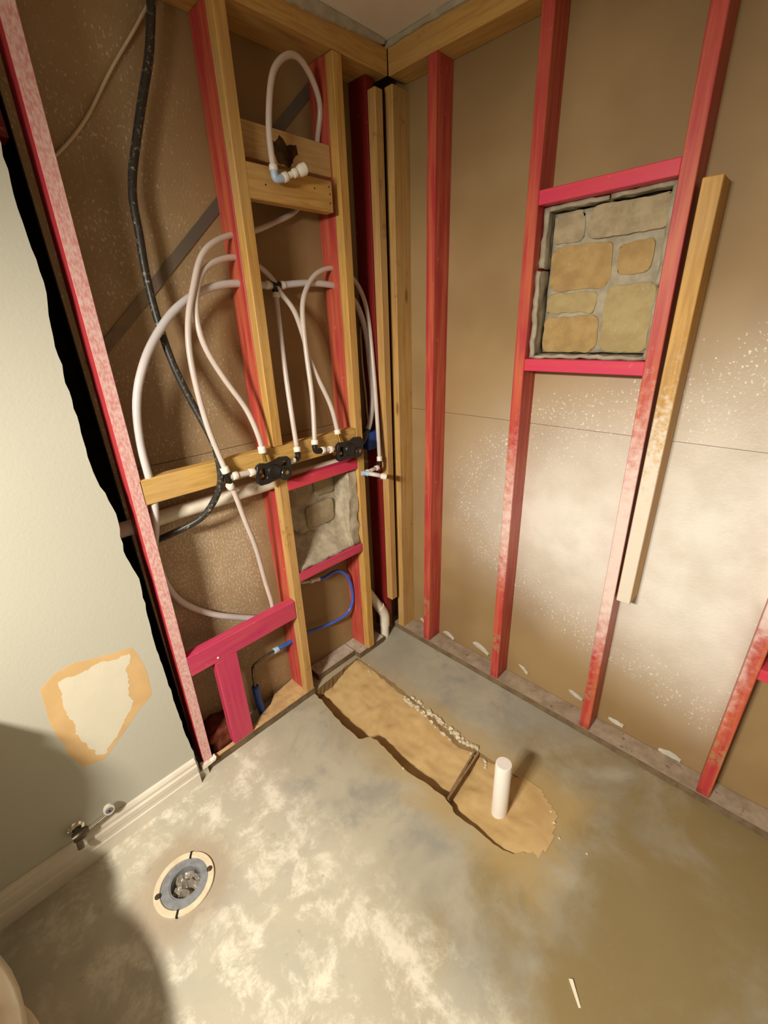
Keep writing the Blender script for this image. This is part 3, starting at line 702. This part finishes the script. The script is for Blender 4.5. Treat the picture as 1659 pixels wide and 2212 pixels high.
# ------------------------------------------------------------------ plumbing
T = {
 'big': [(-4.2, -29.6, 16.6), (-4.20, -33.44, 19.0), (-4.20, -37.30, 21.78), (-4.20, -40.47, 25.21), (-4.00, -42.10, 28.88), (-3.60, -42.69, 34.21), (-1.2, -42.30, 39.24), (-0.5, -41.9, 44.0), (-0.60, -41.9, 48.98), (-0.80, -41.03, 53.97), (-1.00, -39.20, 57.88), (-1.40, -36.85, 60.80), (-1.80, -34.22, 63.14), (-2.30, -30.62, 65.03), (-2.80, -26.71, 65.91), (-3.00, -23.71, 65.96), (-3.10, -19.89, 65.91), (-3.10, -14.49, 66.40), (-3.10, -9.48, 66.19)],
 'riser': [(-3.90, -11.00, 78.99), (-4.20, -14.46, 75.18), (-3.80, -18.43, 73.37), (-3.20, -22.02, 71.97), (-2.80, -25.73, 71.08), (-2.20, -28.47, 69.92), (-1.60, -30.50, 68.19), (-1.00, -32.23, 65.09), (-0.60, -33.59, 62.08), (-0.30, -34.37, 58.58), (0.00, -34.49, 54.27), (0.40, -34.26, 49.88), (0.80, -33.81, 46.82), (1.10, -33.36, 44.17)],
 'loop': [(-3.5, -10.41, 83.18), (-2.60, -10.16, 86.61), (-1.80, -11.78, 88.69), (-1.00, -14.04, 89.67), (-0.50, -15.96, 89.42), (0.00, -17.96, 88.11), (0.30, -19.33, 86.36), (0.60, -20.36, 83.39), (0.80, -20.89, 80.51), (0.90, -20.85, 77.33)],
 'hot': [(-3.10, -20.23, 66.67), (-3.10, -22.02, 68.08), (-3.00, -23.88, 68.69), (-2.80, -25.86, 68.80), (-2.20, -28.57, 68.04), (-1.70, -30.52, 66.80), (-1.20, -31.88, 64.54), (-0.80, -32.56, 61.68), (-0.50, -32.26, 58.70), (-0.20, -30.66, 54.96), (0.20, -28.65, 51.12), (0.60, -27.75, 47.41), (0.80, -27.68, 45.65)],
 'hot2': [(-2.80, -19.38, 65.0), (-2.20, -17.92, 62.87), (-1.70, -17.11, 59.32), (-1.40, -16.96, 57.21), (-0.90, -15.99, 53.94), (-0.20, -14.41, 49.46), (0.50, -14.11, 45.57)],
 'drop': [(-3.10, -19.94, 65.30), (-2.20, -20.58, 60.24), (-0.70, -21.45, 52.63), (0.80, -22.09, 44.42)],
 'cold': [(-3.10, -9.77, 68.48), (-2.80, -12.84, 67.66), (-2.40, -15.08, 65.87), (-1.90, -16.59, 63.61), (-1.40, -17.19, 60.35), (-0.80, -17.54, 56.19), (0.00, -17.91, 50.86), (0.90, -18.96, 44.59)],
 'drop2': [(1.10, -33.25, 42.39), (0.90, -32.71, 41.22), (0.00, -31.46, 36.32), (-0.90, -30.08, 31.08), (-1.90, -29.01, 24.34), (-2.40, -28.23, 19.89), (-2.60, -28.11, 17.08)],
 'cornerA': [(-3.20, -7.21, 67.94), (-3.10, -5.30, 66.94), (-2.80, -3.9, 64.49), (-2.40, -3.4, 61.08), (-1.70, -3.6, 55.06), (-1.00, -3.94, 48.86), (-0.40, -4.34, 42.96), (0.10, -4.75, 38.64)],
 'cornerB': [(-3.30, -7.36, 65.44), (-3.20, -5.18, 63.71), (-3.00, -3.7, 59.92), (-2.70, -3.4, 54.97), (-2.30, -3.5, 48.60), (-2.00, -4.82, 44.53), (-1.6, -6.9, 42.62)],
 'romexB': [(-4.40, -3.45, 60.41), (-4.30, -3.57, 55.72), (-4.0, -3.67, 52.33), (-3.80, -3.60, 49.61), (-3.50, -3.77, 46.46), (-3.30, -3.87, 45.23), (-3.00, -3.90, 43.57)],
 'wire': [(-4.60, -29.10, 91.47), (-4.70, -31.59, 88.20), (-4.80, -34.60, 84.48), (-4.80, -37.72, 80.24), (-4.85, -39.92, 77.85), (-4.85, -42.16, 75.84)],
 'cable': [(-3.50, -29.63, 91.5), (-3.50, -30.16, 89.39), (-3.60, -31.08, 86.10), (-3.70, -32.51, 82.57), (-3.70, -33.97, 78.92), (-3.60, -35.22, 75.61), (-3.40, -35.81, 73.11), (-3.20, -35.95, 70.60), (-3.00, -36.26, 66.67), (-2.50, -36.30, 62.05), (-1.80, -35.89, 57.09), (-1.00, -34.97, 52.80), (-0.30, -34.38, 50.27), (0.45, -33.93, 47.67), (0.50, -33.80, 45.15), (0.45, -34.07, 42.63), (-0.60, -35.12, 39.90), (-1.60, -36.70, 38.0), (-2.80, -38.97, 36.9), (-4.00, -41.43, 36.01), (-4.40, -42.61, 35.80)],
 'blue': [(-4.00, -17.55, 18.64), (-3.90, -16.39, 18.23), (-3.60, -13.61, 18.65), (-3.40, -11.6, 16.98), (-3.30, -10.6, 14.05), (-3.30, -10.6, 10.15), (-3.50, -12.6, 8.00), (-3.70, -16.93, 8.12), (-3.90, -20.77, 8.78), (-4.00, -23.3, 9.2)],
}
TUBES = 'milky water tubes of the left wall'
def tube_thing(name, pts, r, mat, label, cat='tube', grp=TUBES, per=6):
    P = [Vector(p) for p in pts]; lo = min(P, key=lambda p: p.z)
    th = thing(name, lo, label, cat, grp); mk('tube', tb(pts, r, per), mat, th, smooth=True); return th
def crimp(th, p, d, r=.5, L=.75, mat='ring', name='crimp_ring'):
    p = Vector(p); d = Vector(d).normalized()
    mk(name, turned(p - d * L / 2, p + d * L / 2, [(0, r * .93), (.08, r), (.92, r), (1, r * .93)], 16), M[mat], th, smooth='auto')
RP = .36
th = tube_thing('water_tube', T['big'] + T['cornerB'], .46, M['pex2'], 'thick milky tube in a wide arc at far left, dipping low behind the rose board')
mk('tee_fitting', turned((-3.1, -20.5, 65.95), (-3.1, -19.2, 65.95), [(0, .5), (1, .5)], 12, turned((-3.1, -19.9, 65.9), (-3.05, -19.95, 64.9), [(0, .45), (1, .45)], 12)), M['black'], th, smooth='auto')
crimp(th, (-3.1, -21.1, 65.94), (0, 1, 0), .53, .6); crimp(th, (-3.1, -18.7, 66.0), (0, 1, 0.05), .53, .6)
mk('coupling', turned((-1.9, -5.2, 43.9), (-1.3, -8.3, 42.2), [(0, .42), (.4, .75), (.7, .95), (1, .9)], 14), M['black'], th, smooth='auto')
th = tube_thing('water_tube', T['drop'], RP, M['pex'], 'straight milky tube hanging from the black tee down to the left valve')
crimp(th, (-3.02, -19.98, 64.75), (-.9, .64, 5), .5, .6); crimp(th, (.78, -22.07, 44.5), (.9, -.5, -5), .52, .7)
mk('elbow', tb([(.82, -22.1, 44.1), (.9, -22.1, 43.45), (.95, -22.45, 43.2), (1.0, -22.9, 43.15)], .42), M['black'], th, smooth='auto')
mk('stub', tb([(1.0, -22.9, 43.15), (1.1, -23.9, 43.1)], .40), M['ring'], th, smooth='auto')
th = tube_thing('water_tube', T['loop'][::-1] + T['riser'], RP, M['pex'], 'milky shower tube looping above the cross blocks and down to the left tee')
mk('elbow', tb([(.9, -20.85, 77.6), (.95, -20.8, 76.8), (1.0, -20.4, 76.75), (1.05, -19.9, 76.85)], .44), M['bluering'], th, smooth='auto')
crimp(th, (.9, -20.87, 77.75), (0, 0, 1), .5, .55)
d_ = Vector((.9, 3.9, 1.7)).normalized(); p0 = Vector((1.05, -19.9, 76.85))
mk('stub', tb([p0, p0 + d_ * 3.0], .34), M['ring'], th, smooth='auto')
crimp(th, p0 + d_ * .4, d_, .52, .6); crimp(th, p0 + d_ * 1.8, d_, .48, .5)
mk('end_cap', turned(p0 + d_ * 2.3, p0 + d_ * 3.4, [(0, .5), (.3, .66), (.9, .66), (1, .5)], 14), M['ring'], th, smooth='auto')
mk('tee_fitting', tb([(1.1, -33.4, 43.9), (1.15, -33.2, 43.2), (1.1, -33.2, 42.6)], .42), M['black'], th, smooth='auto')
crimp(th, (1.08, -33.42, 44.35), (.3, .4, -2), .55, .8); crimp(th, (1.15, -32.3, 43.3), (0, 1, -.05), .55, .7); crimp(th, (1.1, -33.15, 42.1), (-.2, .5, -1), .52, .7)
mk('side_stub', tb([(1.12, -33.2, 43.25), (1.15, -31.5, 43.25), (1.2, -29.5, 43.15)], .40), M['pex'], th, smooth=True); crimp(th, (1.2, -29.9, 43.15), (0, 1, 0), .54, .8)
th = tube_thing('water_tube', T['drop2'], RP, M['pex'], 'milky tube from the left tee down behind the rose-pink board')
th = tube_thing('water_tube', T['hot'][::-1] + T['hot2'], RP, M['pex'], 'milky tube arching through the left yellow stud and ending on top of both valves')
crimp(th, (.8, -27.65, 45.7), (.1, 0, -1), .55, .9); crimp(th, (.5, -14.1, 45.5), (.2, 0, -1), .52, .7)
mk('inlet', rod((.85, -27.6, 45.4), (1.0, -27.5, 44.0), .25), M['brass'], th, smooth='auto'); mk('inlet', rod((.55, -14.1, 45.3), (.9, -14.0, 44.0), .25), M['brass'], th, smooth='auto')
th = tube_thing('water_tube', T['cold'][::-1] + T['cornerA'], RP, M['pex'], 'milky tube arching through the right yellow stud and down into the corner')
crimp(th, (.86, -18.9, 44.9), (.9, -1, -6), .55, .7)
mk('elbow', tb([(.9, -19.0, 44.5), (1.0, -19.0, 43.75), (1.05, -18.6, 43.5), (1.1, -18.0, 43.5)], .44), M['black'], th, smooth='auto')
mk('side_stub', tb([(1.1, -18.0, 43.5), (1.2, -16.8, 43.35), (1.25, -15.7, 43.3)], .38), M['pex'], th, smooth=True); crimp(th, (1.12, -17.75, 43.48), (0, 1, -.05), .54, .6); crimp(th, (1.2, -16.3, 43.3), (0, 1, 0), .54, .6)
crimp(th, (0.05, -4.72, 38.9), (.5, -.4, -4), .48, .8)
mk('elbow', tb([(.1, -4.75, 38.5), (.15, -4.8, 37.7), (.2, -5.1, 37.5), (.25, -5.4, 37.5)], .40), M['black'], th, smooth='auto')
mk('side_stub', tb([(.25, -5.3, 37.5), (.5, -8.6, 37.4)], .34), M['pex'], th, smooth=True); crimp(th, (.28, -5.7, 37.48), (.05, -1, 0), .46, .7); crimp(th, (.45, -8.1, 37.4), (.05, -1, 0), .44, .5)
mk('outlet_tee', tb([(.3, -9.3, 37.4), (.55, -8.7, 37.35), (.9, -8.3, 37.2)], .44), M['bluering'], th, smooth='auto')
mk('side_stub', tb([(.8, -8.4, 37.3), (2.6, -6.6, 36.7)], .38), M['pex2'], th, smooth=True); mk('end_cap', turned((2.35, -6.85, 36.75), (3.05, -6.1, 36.5), [(0, .46), (.3, .55), (.9, .55), (1, .4)], 14), M['ring'], th, smooth='auto')

# two mixing valves with black rough-in brackets
def valve(cy, cz, label, flip=False):
    v = thing('mixing_valve', (.75, cy, cz - 1.6), label, 'valve', 'mixing valves on the yellow board')
    s = 1
    out = [(-2.75, -1.05), (-2.35, -1.45), (-1.2, -1.5), (-.2, -1.35), (.7, -1.25), (1.3, -1.75), (2.1, -1.75), (2.65, -1.3), (2.8, -.3), (2.8, 1.0), (2.4, 1.5), (1.2, 1.65), (.3, 1.35), (-.8, 1.3), (-1.9, 1.55), (-2.5, 1.3), (-2.75, .6)]
    outp = [(cy + a, cz + b - .0 + .02 * a) for a, b in out]
    h1 = rrect(cy - 1.75, cz + .0, 1.0, 1.5, .35, 4); h2 = [(cy + a, cz + b) for a, b in ((1.1, .35), (2.2, .35), (2.25, 1.05), (1.45, 1.05))]
    bm = bmesh.new(); prism(bm, outp, 'x', 1.15, 1.75, holes=[h1] + ([] if flip else [h2]))
    mk('bracket', bm, M['black'], v, bevel=.06)
    mk('hub', turned((.7, cy - .1, cz), (2.1, cy - .1, cz), [(0, 1.05), (.75, 1.05), (.92, .9), (1, .55)], 24), M['black'], v, smooth='auto')
    sh = mk('side_hub', turned((.8, cy + 1.7, cz - .75), (1.95, cy + 1.7, cz - .75), [(0, .85), (.85, .85), (1, .7)], 20), M['black'], v, smooth='auto')
    mk('screw', turned((1.9, cy + 1.75, cz - .6), (2.08, cy + 1.75, cz - .6), [(0, .3), (.8, .3), (1, .2)], 12), M['brass'], sh, smooth='auto')
    bm = B(.1, 1.0, cy - 2.3, cy + 2.3, cz - .75, cz + .75); mk('valve_body', bm, M['brass'], v, bevel=.2, bseg=2)
    mk('port', turned((.95, cy - 2.3, cz + .1), (.95, cy - 3.2, cz + .1), [(0, .5), (.5, .5), (.55, .38), (1, .38)], 14), M['brass'], v, smooth='auto')
    mk('port', turned((.95, cy + 2.3, cz + .3), (.95, cy + 3.2, cz + .4), [(0, .45), (1, .36)], 14), M['brass'], v, smooth='auto')
    mk('stem', turned((1.0, cy - 1.75, cz - .35), (1.5, cy - 1.75, cz - .35), [(0, .28), (.8, .28), (1, .15)], 12), M['brass'], v, smooth='auto')
valve(-26.75, 42.6, 'black plastic mixing valve on the yellow board, left one with brass showing')
valve(-12.75, 42.6, 'black plastic mixing valve next to the right yellow stud', True)

# drain and pipes in the framing
o = mk('drain_pipe', tb([(-4.25, -54, 38.5), (-4.15, -44.5, 38.7), (-3.6, -36, 39.0), (-2.8, -28, 39.35), (-2.75, -20, 39.3), (-2.75, -10.2, 39.2)], .95, 5, 18), M['pvc'], smooth=True)
tag(o, 'white horizontal drain pipe under the yellow valve board', 'pipe')
th = thing('drain_riser', (-1.6, -3.6, -1.3), 'white vertical drain pipe with a bend in the corner beside the trench', 'pipe')
mk('pipe', tb([(-1.7, -3.7, FZ), (-1.7, -3.5, 1.6)], .95, 3, 18), M['pvc'], th, smooth='auto')
mk('bend', tb([(-1.7, -3.5, 1.4), (-1.75, -3.4, 3.4), (-1.85, -3.7, 4.8), (-2.0, -4.6, 6.6)], 1.08, 5, 18), M['pvc'], th, smooth='auto')
mk('pipe', tb([(-2.0, -4.5, 6.4), (-2.3, -6.4, 9.8), (-2.6, -8.2, 13.0)], .95, 3, 18), M['pvc'], th, smooth='auto')
th = tube_thing('supply_tube', T['blue'], .30, M['pex_blue'], 'bright blue tube bent in a loop under the hollow niche', grp=None)
mk('fitting', turned((-4.0, -17.4, 18.6), (-4.05, -19.4, 18.9), [(0, .42), (.3, .42), (.35, .3), (.6, .3), (.65, .42), (1, .42)], 14), M['ring'], th, smooth='auto')
mk('tail', tb([(-4.05, -19.3, 18.9), (-4.1, -21.5, 19.6), (-4.1, -23.3, 20.2)], .28), M['pex'], th, smooth=True)
th = tube_thing('supply_tube', [(-3.5, -23.2, 9.3), (-3.0, -24.8, 9.84), (-2.9, -28.3, 10.08)], .34, M['blue2'], 'short blue tube behind the rose board, left of lower yellow stud', grp=None)
crimp(th, (-2.9, -28.6, 10.1), (0, -1, .03), .5, .9, 'bluering', 'fitting')
mk('tail', tb([(-2.9, -29.0, 10.15), (-3.0, -30.96, 9.98), (-3.2, -33.0, 9.4)], .26), M['darkmetal'], th, smooth=True)
th = tube_thing('supply_tube', [(-2.8, -33.5, 5.6), (-2.8, -33.4, 2.5), (-2.8, -33.0, FZ - .0)], .62, M['blue'], 'thick dark blue tube rising from the floor behind the pale plate', grp=None)
mk('tail', tb([(-2.8, -33.5, 5.4), (-2.9, -33.4, 7.5), (-3.1, -33.1, 9.3)], .28), M['darkmetal'], th, smooth=True)
th = thing('junction_box', (-2.9, -4.7, 40.4), 'deep blue plastic electrical box in the corner right of the valves', 'electrical box')
bm = bmesh.new(); box(bm, -4.5, -1.2, -6.0, -2.95, 40.4, 43.5); mk('box_shell', bm, M['blue'], th, bevel=.25, bseg=2)
mk('box_wire', tb(T['romexB'], .16), M['wire'], th, smooth=True)
o = mk('electric_cable', tb(T['cable'], .43, 6), M['cable'], smooth=True); tag(o, 'black electric cable speckled with white, hanging in the left stud bay', 'cable')
o = mk('thin_wire', tb(T['wire'], .15), M['wire'], smooth=True); tag(o, 'thin cream wire running down the brown board at upper left', 'wire')

# rusty heap and drywall scraps at the left foot
bm = grid_box(-4.9, -1.2, -42.6, -38.4, FZ, 3.2, .9, .7, .6, 4); o = mk('debris_heap', bm, M['rust'], smooth=True); tag(o, 'heap of rusty red dirt between the pink stud and the rose post', 'debris')
bm = bmesh.new(); prism(bm, rough_line([(-45.3, .1), (-43.2, .25), (-43.0, .75), (-43.9, .55), (-45.2, .85)], .3, .08, 3, True), 'x', -.3, .6)
o = mk('drywall_scrap', bm, M['paperw']); tag(o, 'torn white drywall scrap at the foot of the white-sprayed pink stud', 'drywall scrap')
bm = bmesh.new(); prism(bm, [(-45.95, FZ), (-44.5, FZ), (-44.5, .0), (-45.95, .05)], 'x', -1.0, .55); o = mk('plaster_block', bm, M['gyp']); tag(o, 'pale plaster block on the floor between baseboard and bottom plate', 'block')

# ------------------------------------------------------------------ things on the floor
th = thing('pipe_stub', (35.5, -19.3, -3.2), 'capped white plastic pipe standing upright in the sand', 'pipe')
bx, by = 35.5, -19.3
mk('pipe', turned((bx, by, -3.2), (bx - .05, by + .05, 7.35), [(0, 1.08), (.97, 1.08), (1, 1.0)], 32), M['pvc_clean'], th, smooth='auto')
mk('cap', turned((bx - .05, by + .05, 7.1), (bx - .05, by + .05, 7.40), [(0, .99), (.7, .98), (1, .90)], 32), M['cap'], th, smooth='auto')
bm = bmesh.new(); a0 = math.radians(192)
for k in range(26):
    z = -.6 + k * .29
    if random.random() < .3: continue
    w_ = random.uniform(.05, .1); h_ = random.uniform(.08, .2)
    q = [(a0 - w_, z), (a0 + w_, z), (a0 + w_, z + h_), (a0 - w_, z + h_)]
    bm.faces.new([bm.verts.new((bx - .02 + 1.088 * math.cos(a), by + .02 + 1.088 * math.sin(a), zz)) for a, zz in q])
mk('print_marks', bm, M['ink'], th)
for k, (dx, lab) in enumerate([(0.0, 'thin brown slat across the trench, the one nearer the white pipe'), (-.75, 'thin brown slat across the trench, the one nearer the wall')]):
    bm = bmesh.new(); a = Vector((28.75 + dx, -14.1 + k * .4, 0)); b = Vector((29.55 + dx * .6, -23.1 + k * 1.2, 0)); nn = Vector((.16, .02, 0))
    top = FZ + .15 - k * .5
    hexa(bm, [(p.x, p.y, -5.2) for p in (a - nn, b - nn, b + nn, a + nn)], [(p.x, p.y, top) for p in (a - nn, b - nn, b + nn, a + nn)])
    o = mk('trench_slat', bm, M['card'], bevel=.03); tag(o, lab, 'slat', 'slats across the trench')

# crumbs of broken concrete along the far edge of the trench
random.seed(21)
spots = []
for k in range(84):
    u = k / 83; x = 12.6 + 15.8 * u + random.uniform(-.4, .4); y = -12.95 - 1.25 * u + random.uniform(-.45, .5)
    spots.append((x, y, random.uniform(.16, .46)))
spots += [(30.1, -14.2, .38), (30.6, -14.9, .3), (30.4, -14.6, .2), (43.2, -17.6, .2), (41.9, -16.2, .22), (40.9, -15.1, .2), (46.5, -17.0, .16), (3.0, -13.0, .2), (3.8, -13.2, .15), (2.3, -12.2, .16), (17.0, -23.3, .2), (21.9, -24.0, .2)]
for k, (x, y, r) in enumerate(spots):
    bm = bmesh.new(); bmesh.ops.create_icosphere(bm, subdivisions=1, radius=r)
    for v in bm.verts: v.co *= random.uniform(.65, 1.25)
    z0 = sand_h(x, y) if inside(x, y, TRJ) else FZ
    for v in bm.verts: v.co = Vector((v.co.x * random.uniform(.9, 1.3), v.co.y, v.co.z * .7)) + Vector((x, y, z0 + r * .45))
    o = mk('concrete_crumb', bm, M['chip'])
    tag(o, 'pale crumb of broken concrete lying along the sand trench edge', 'concrete crumb', 'concrete crumbs along the trench')

bm = bmesh.new(); hexa(bm, [(49.5, -29.7, FZ), (51.1, -31.1, FZ), (51.3, -30.9, FZ), (49.9, -29.5, FZ)], [(49.6, -29.7, FZ + .22), (51.1, -31.05, FZ + .10), (51.25, -30.9, FZ + .10), (49.85, -29.5, FZ + .25)])
o = mk('wood_splinter', bm, M['peel_cream'], bevel=.03); tag(o, 'thin pale wood splinter lying on the olive floor at lower right', 'splinter')
# closet flange with film stuffed in its hole
fx, fy = 12.2, -53.3
th = thing('floor_flange', (fx, fy, FZ), 'round cream toilet flange set in the concrete floor', 'flange')
bm = bmesh.new(); prism(bm, circ(fx, fy, 3.45, 48), 'z', FZ - .1, FZ + .3, holes=[circ(fx, fy, 2.75, 40)])
mk('flange_ring', bm, M['flange'], th, bevel=.06)
for a in (142, 323):
    c_ = Vector((fx + 3.1 * math.cos(math.radians(a)), fy + 3.1 * math.sin(math.radians(a)), 0)); dd = Vector((math.cos(math.radians(a)), math.sin(math.radians(a)), 0)); pp = Vector((-dd.y, dd.x, 0))
    bm = bmesh.new(); q = [c_ - dd * .38 - pp * .13, c_ + dd * .38 - pp * .13, c_ + dd * .38 + pp * .13, c_ - dd * .38 + pp * .13]
    hexa(bm, [(v.x, v.y, FZ) for v in q], [(v.x, v.y, FZ + .315) for v in q]); mk('slot', bm, M['dark'], th)
for a in (253, 73):
    c_ = (fx + 2.95 * math.cos(math.radians(a)), fy + 2.95 * math.sin(math.radians(a)))
    mk('bolt', turned((*c_, FZ), (*c_, FZ + .5), [(0, .34), (.7, .34), (1, .2)], 10), M['darkmetal'], th, smooth='auto')
bm = bmesh.new(); prism(bm, circ(fx, fy, 2.8, 40), 'z', FZ - .2, FZ + .12, holes=[circ(fx - .1, fy + .15, 1.85, 30)]); mk('inner_collar', bm, M['putty'], th, bevel=.05)
bm = bmesh.new(); prism(bm, circ(fx - .1, fy + .15, 1.84, 32), 'z', FZ - 2.4, FZ + .05, holes=[circ(fx - .1, fy + .15, 1.72, 32)]); mk('throat', bm, M['putty'], th)
bm = bmesh.new(); N_ = 46; g = {}
for i in range(-N_, N_ + 1):
    for j in range(-N_, N_ + 1):
        x, y = i / N_ * 1.72, j / N_ * 1.72
        r_ = math.hypot(x, y)
        if r_ > 1.70: continue
        q = Vector((x, y, 0))
        h = (1 - abs(mnoise.noise(q * .75 + Vector((2.3, 5.1, 1)))) * 2.6) * .75 + (1 - abs(mnoise.noise(q * 1.5 + Vector((8, 2, 6)))) * 2) * .28 + mnoise.noise(q * 4) * .05
        g[i, j] = bm.verts.new((fx - .1 + x, fy + .15 + y, FZ - 1.05 + h * (1 - .5 * (r_ / 1.7) ** 3)))
for (i, j) in list(g):
    q = [g.get((i, j)), g.get((i + 1, j)), g.get((i + 1, j + 1)), g.get((i, j + 1))]
    if all(q): bm.faces.new(q)
o = mk('crumpled_film', bm, M['bag'], smooth=True); tag(o, 'crumpled grey plastic film stuffed into the round flange hole', 'plastic film')

# stop valve on the painted wall
th = thing('stop_valve', (.5, -60.0, 4.2), 'small water stop valve with white oval handle on the cream wall', 'valve')
mk('wall_flange', turned((.5, -60.5, 4.9), (.95, -60.5, 4.9), [(0, 1.0), (.5, .9), (1, .45)], 20), M['chrome'], th, smooth='auto')
mk('stub', rod((.6, -60.5, 4.9), (2.2, -60.5, 4.9), .34), M['darkmetal'], th, smooth='auto')
mk('valve_body', turned((1.7, -61.1, 4.9), (1.7, -59.4, 4.9), [(0, .5), (.3, .62), (.7, .62), (1, .4)], 16), M['darkmetal'], th, smooth='auto')
mk('outlet', rod((1.8, -60.6, 4.7), (2.5, -60.7, 3.6), .36), M['darkmetal'], th, smooth='auto')
mk('stem', rod((1.7, -59.5, 4.9), (1.55, -57.2, 5.2), .2), M['chrome'], th, smooth='auto')
bm = bmesh.new(); prism(bm, circ(-56.95, 5.55, .62, 28, .82), 'x', 1.35, 1.75); hd = mk('handle', bm, M['ring'], th, bevel=.1, bseg=2)
mk('handle_hub', turned((1.7, -56.95, 5.55), (1.84, -56.95, 5.55), [(0, .42), (.7, .42), (1, .3)], 18), M['putty'], hd, smooth='auto')
mk('handle_screw', turned((1.82, -56.95, 5.55), (1.9, -56.95, 5.55), [(0, .13), (1, .1)], 10), M['dark'], hd)

# toilet standing beside the wall, mostly outside the picture
tc = -73.6
th = thing('toilet', (14, tc, FZ), 'porcelain toilet at the bottom left corner of the picture, mostly cut off', 'toilet')
def loft(secs, n=36):                            # (x centre, half length, half width, z)
    bm = bmesh.new(); rings = []
    for cx, hl, hw, z in secs:
        rings.append([bm.verts.new((cx + hl * math.cos(a) * (1 - .12 * (math.cos(a) < 0)), tc + hw * math.copysign(abs(math.sin(a)) ** .85, math.sin(a)), z)) for a in [2 * math.pi * k / n for k in range(n)]])
    for a, b in zip(rings, rings[1:]):
        for k in range(n): j = (k + 1) % n; bm.faces.new((a[k], a[j], b[j], b[k]))
    bm.faces.new(rings[0][::-1]); bm.faces.new(rings[-1]); return bm
mk('bowl', loft([(16, 9.6, 5.2, FZ + 1.5), (16.5, 9.0, 4.6, 4), (18, 10, 5.0, 8), (20, 12, 6.9, 11.5), (21, 12.6, 7.4, 13.2), (21.3, 12.4, 7.0, 14.8), (21.5, 11.8, 6.4, 16.0)]), M['porcelain'], th, smooth='auto')
mk('foot', loft([(17, 10.2, 5.9, FZ), (17, 10.2, 5.9, FZ + 1.4), (17, 9.7, 5.4, FZ + 1.8)]), M['porcelain'], th, smooth='auto')
mk('seat', loft([(21.6, 11.6, 6.1, 15.9), (21.6, 11.8, 6.3, 16.5), (21.6, 11.4, 5.9, 17.0)]), M['porcelain'], th, smooth='auto')
bm = B(5.0, 14.0, tc - 6, tc + 6.0, 12.5, 16.6); mk('deck', bm, M['porcelain'], th, bevel=1.0, bseg=4)
bm = bmesh.new(); prism(bm, [(tc + 7.5 * math.cos(q), 25.2 + 8.9 * math.sin(q)) for q in [2 * math.pi * k / 44 for k in range(44)]], 'x', 9.2, 10.0)
mk('raised_lid', bm, M['porcelain'], th, bevel=.25, bseg=2)
bm = B(1.2, 8.6, tc - 8.6, tc + 6.8, 16.0, 29.5); tk = mk('tank', bm, M['porcelain'], th, bevel=1.2, bseg=4)
bm = B(1.0, 8.9, tc - 8.9, tc + 7.1, 29.5, 30.8); mk('tank_lid', bm, M['porcelain'], tk, bevel=.4, bseg=3)
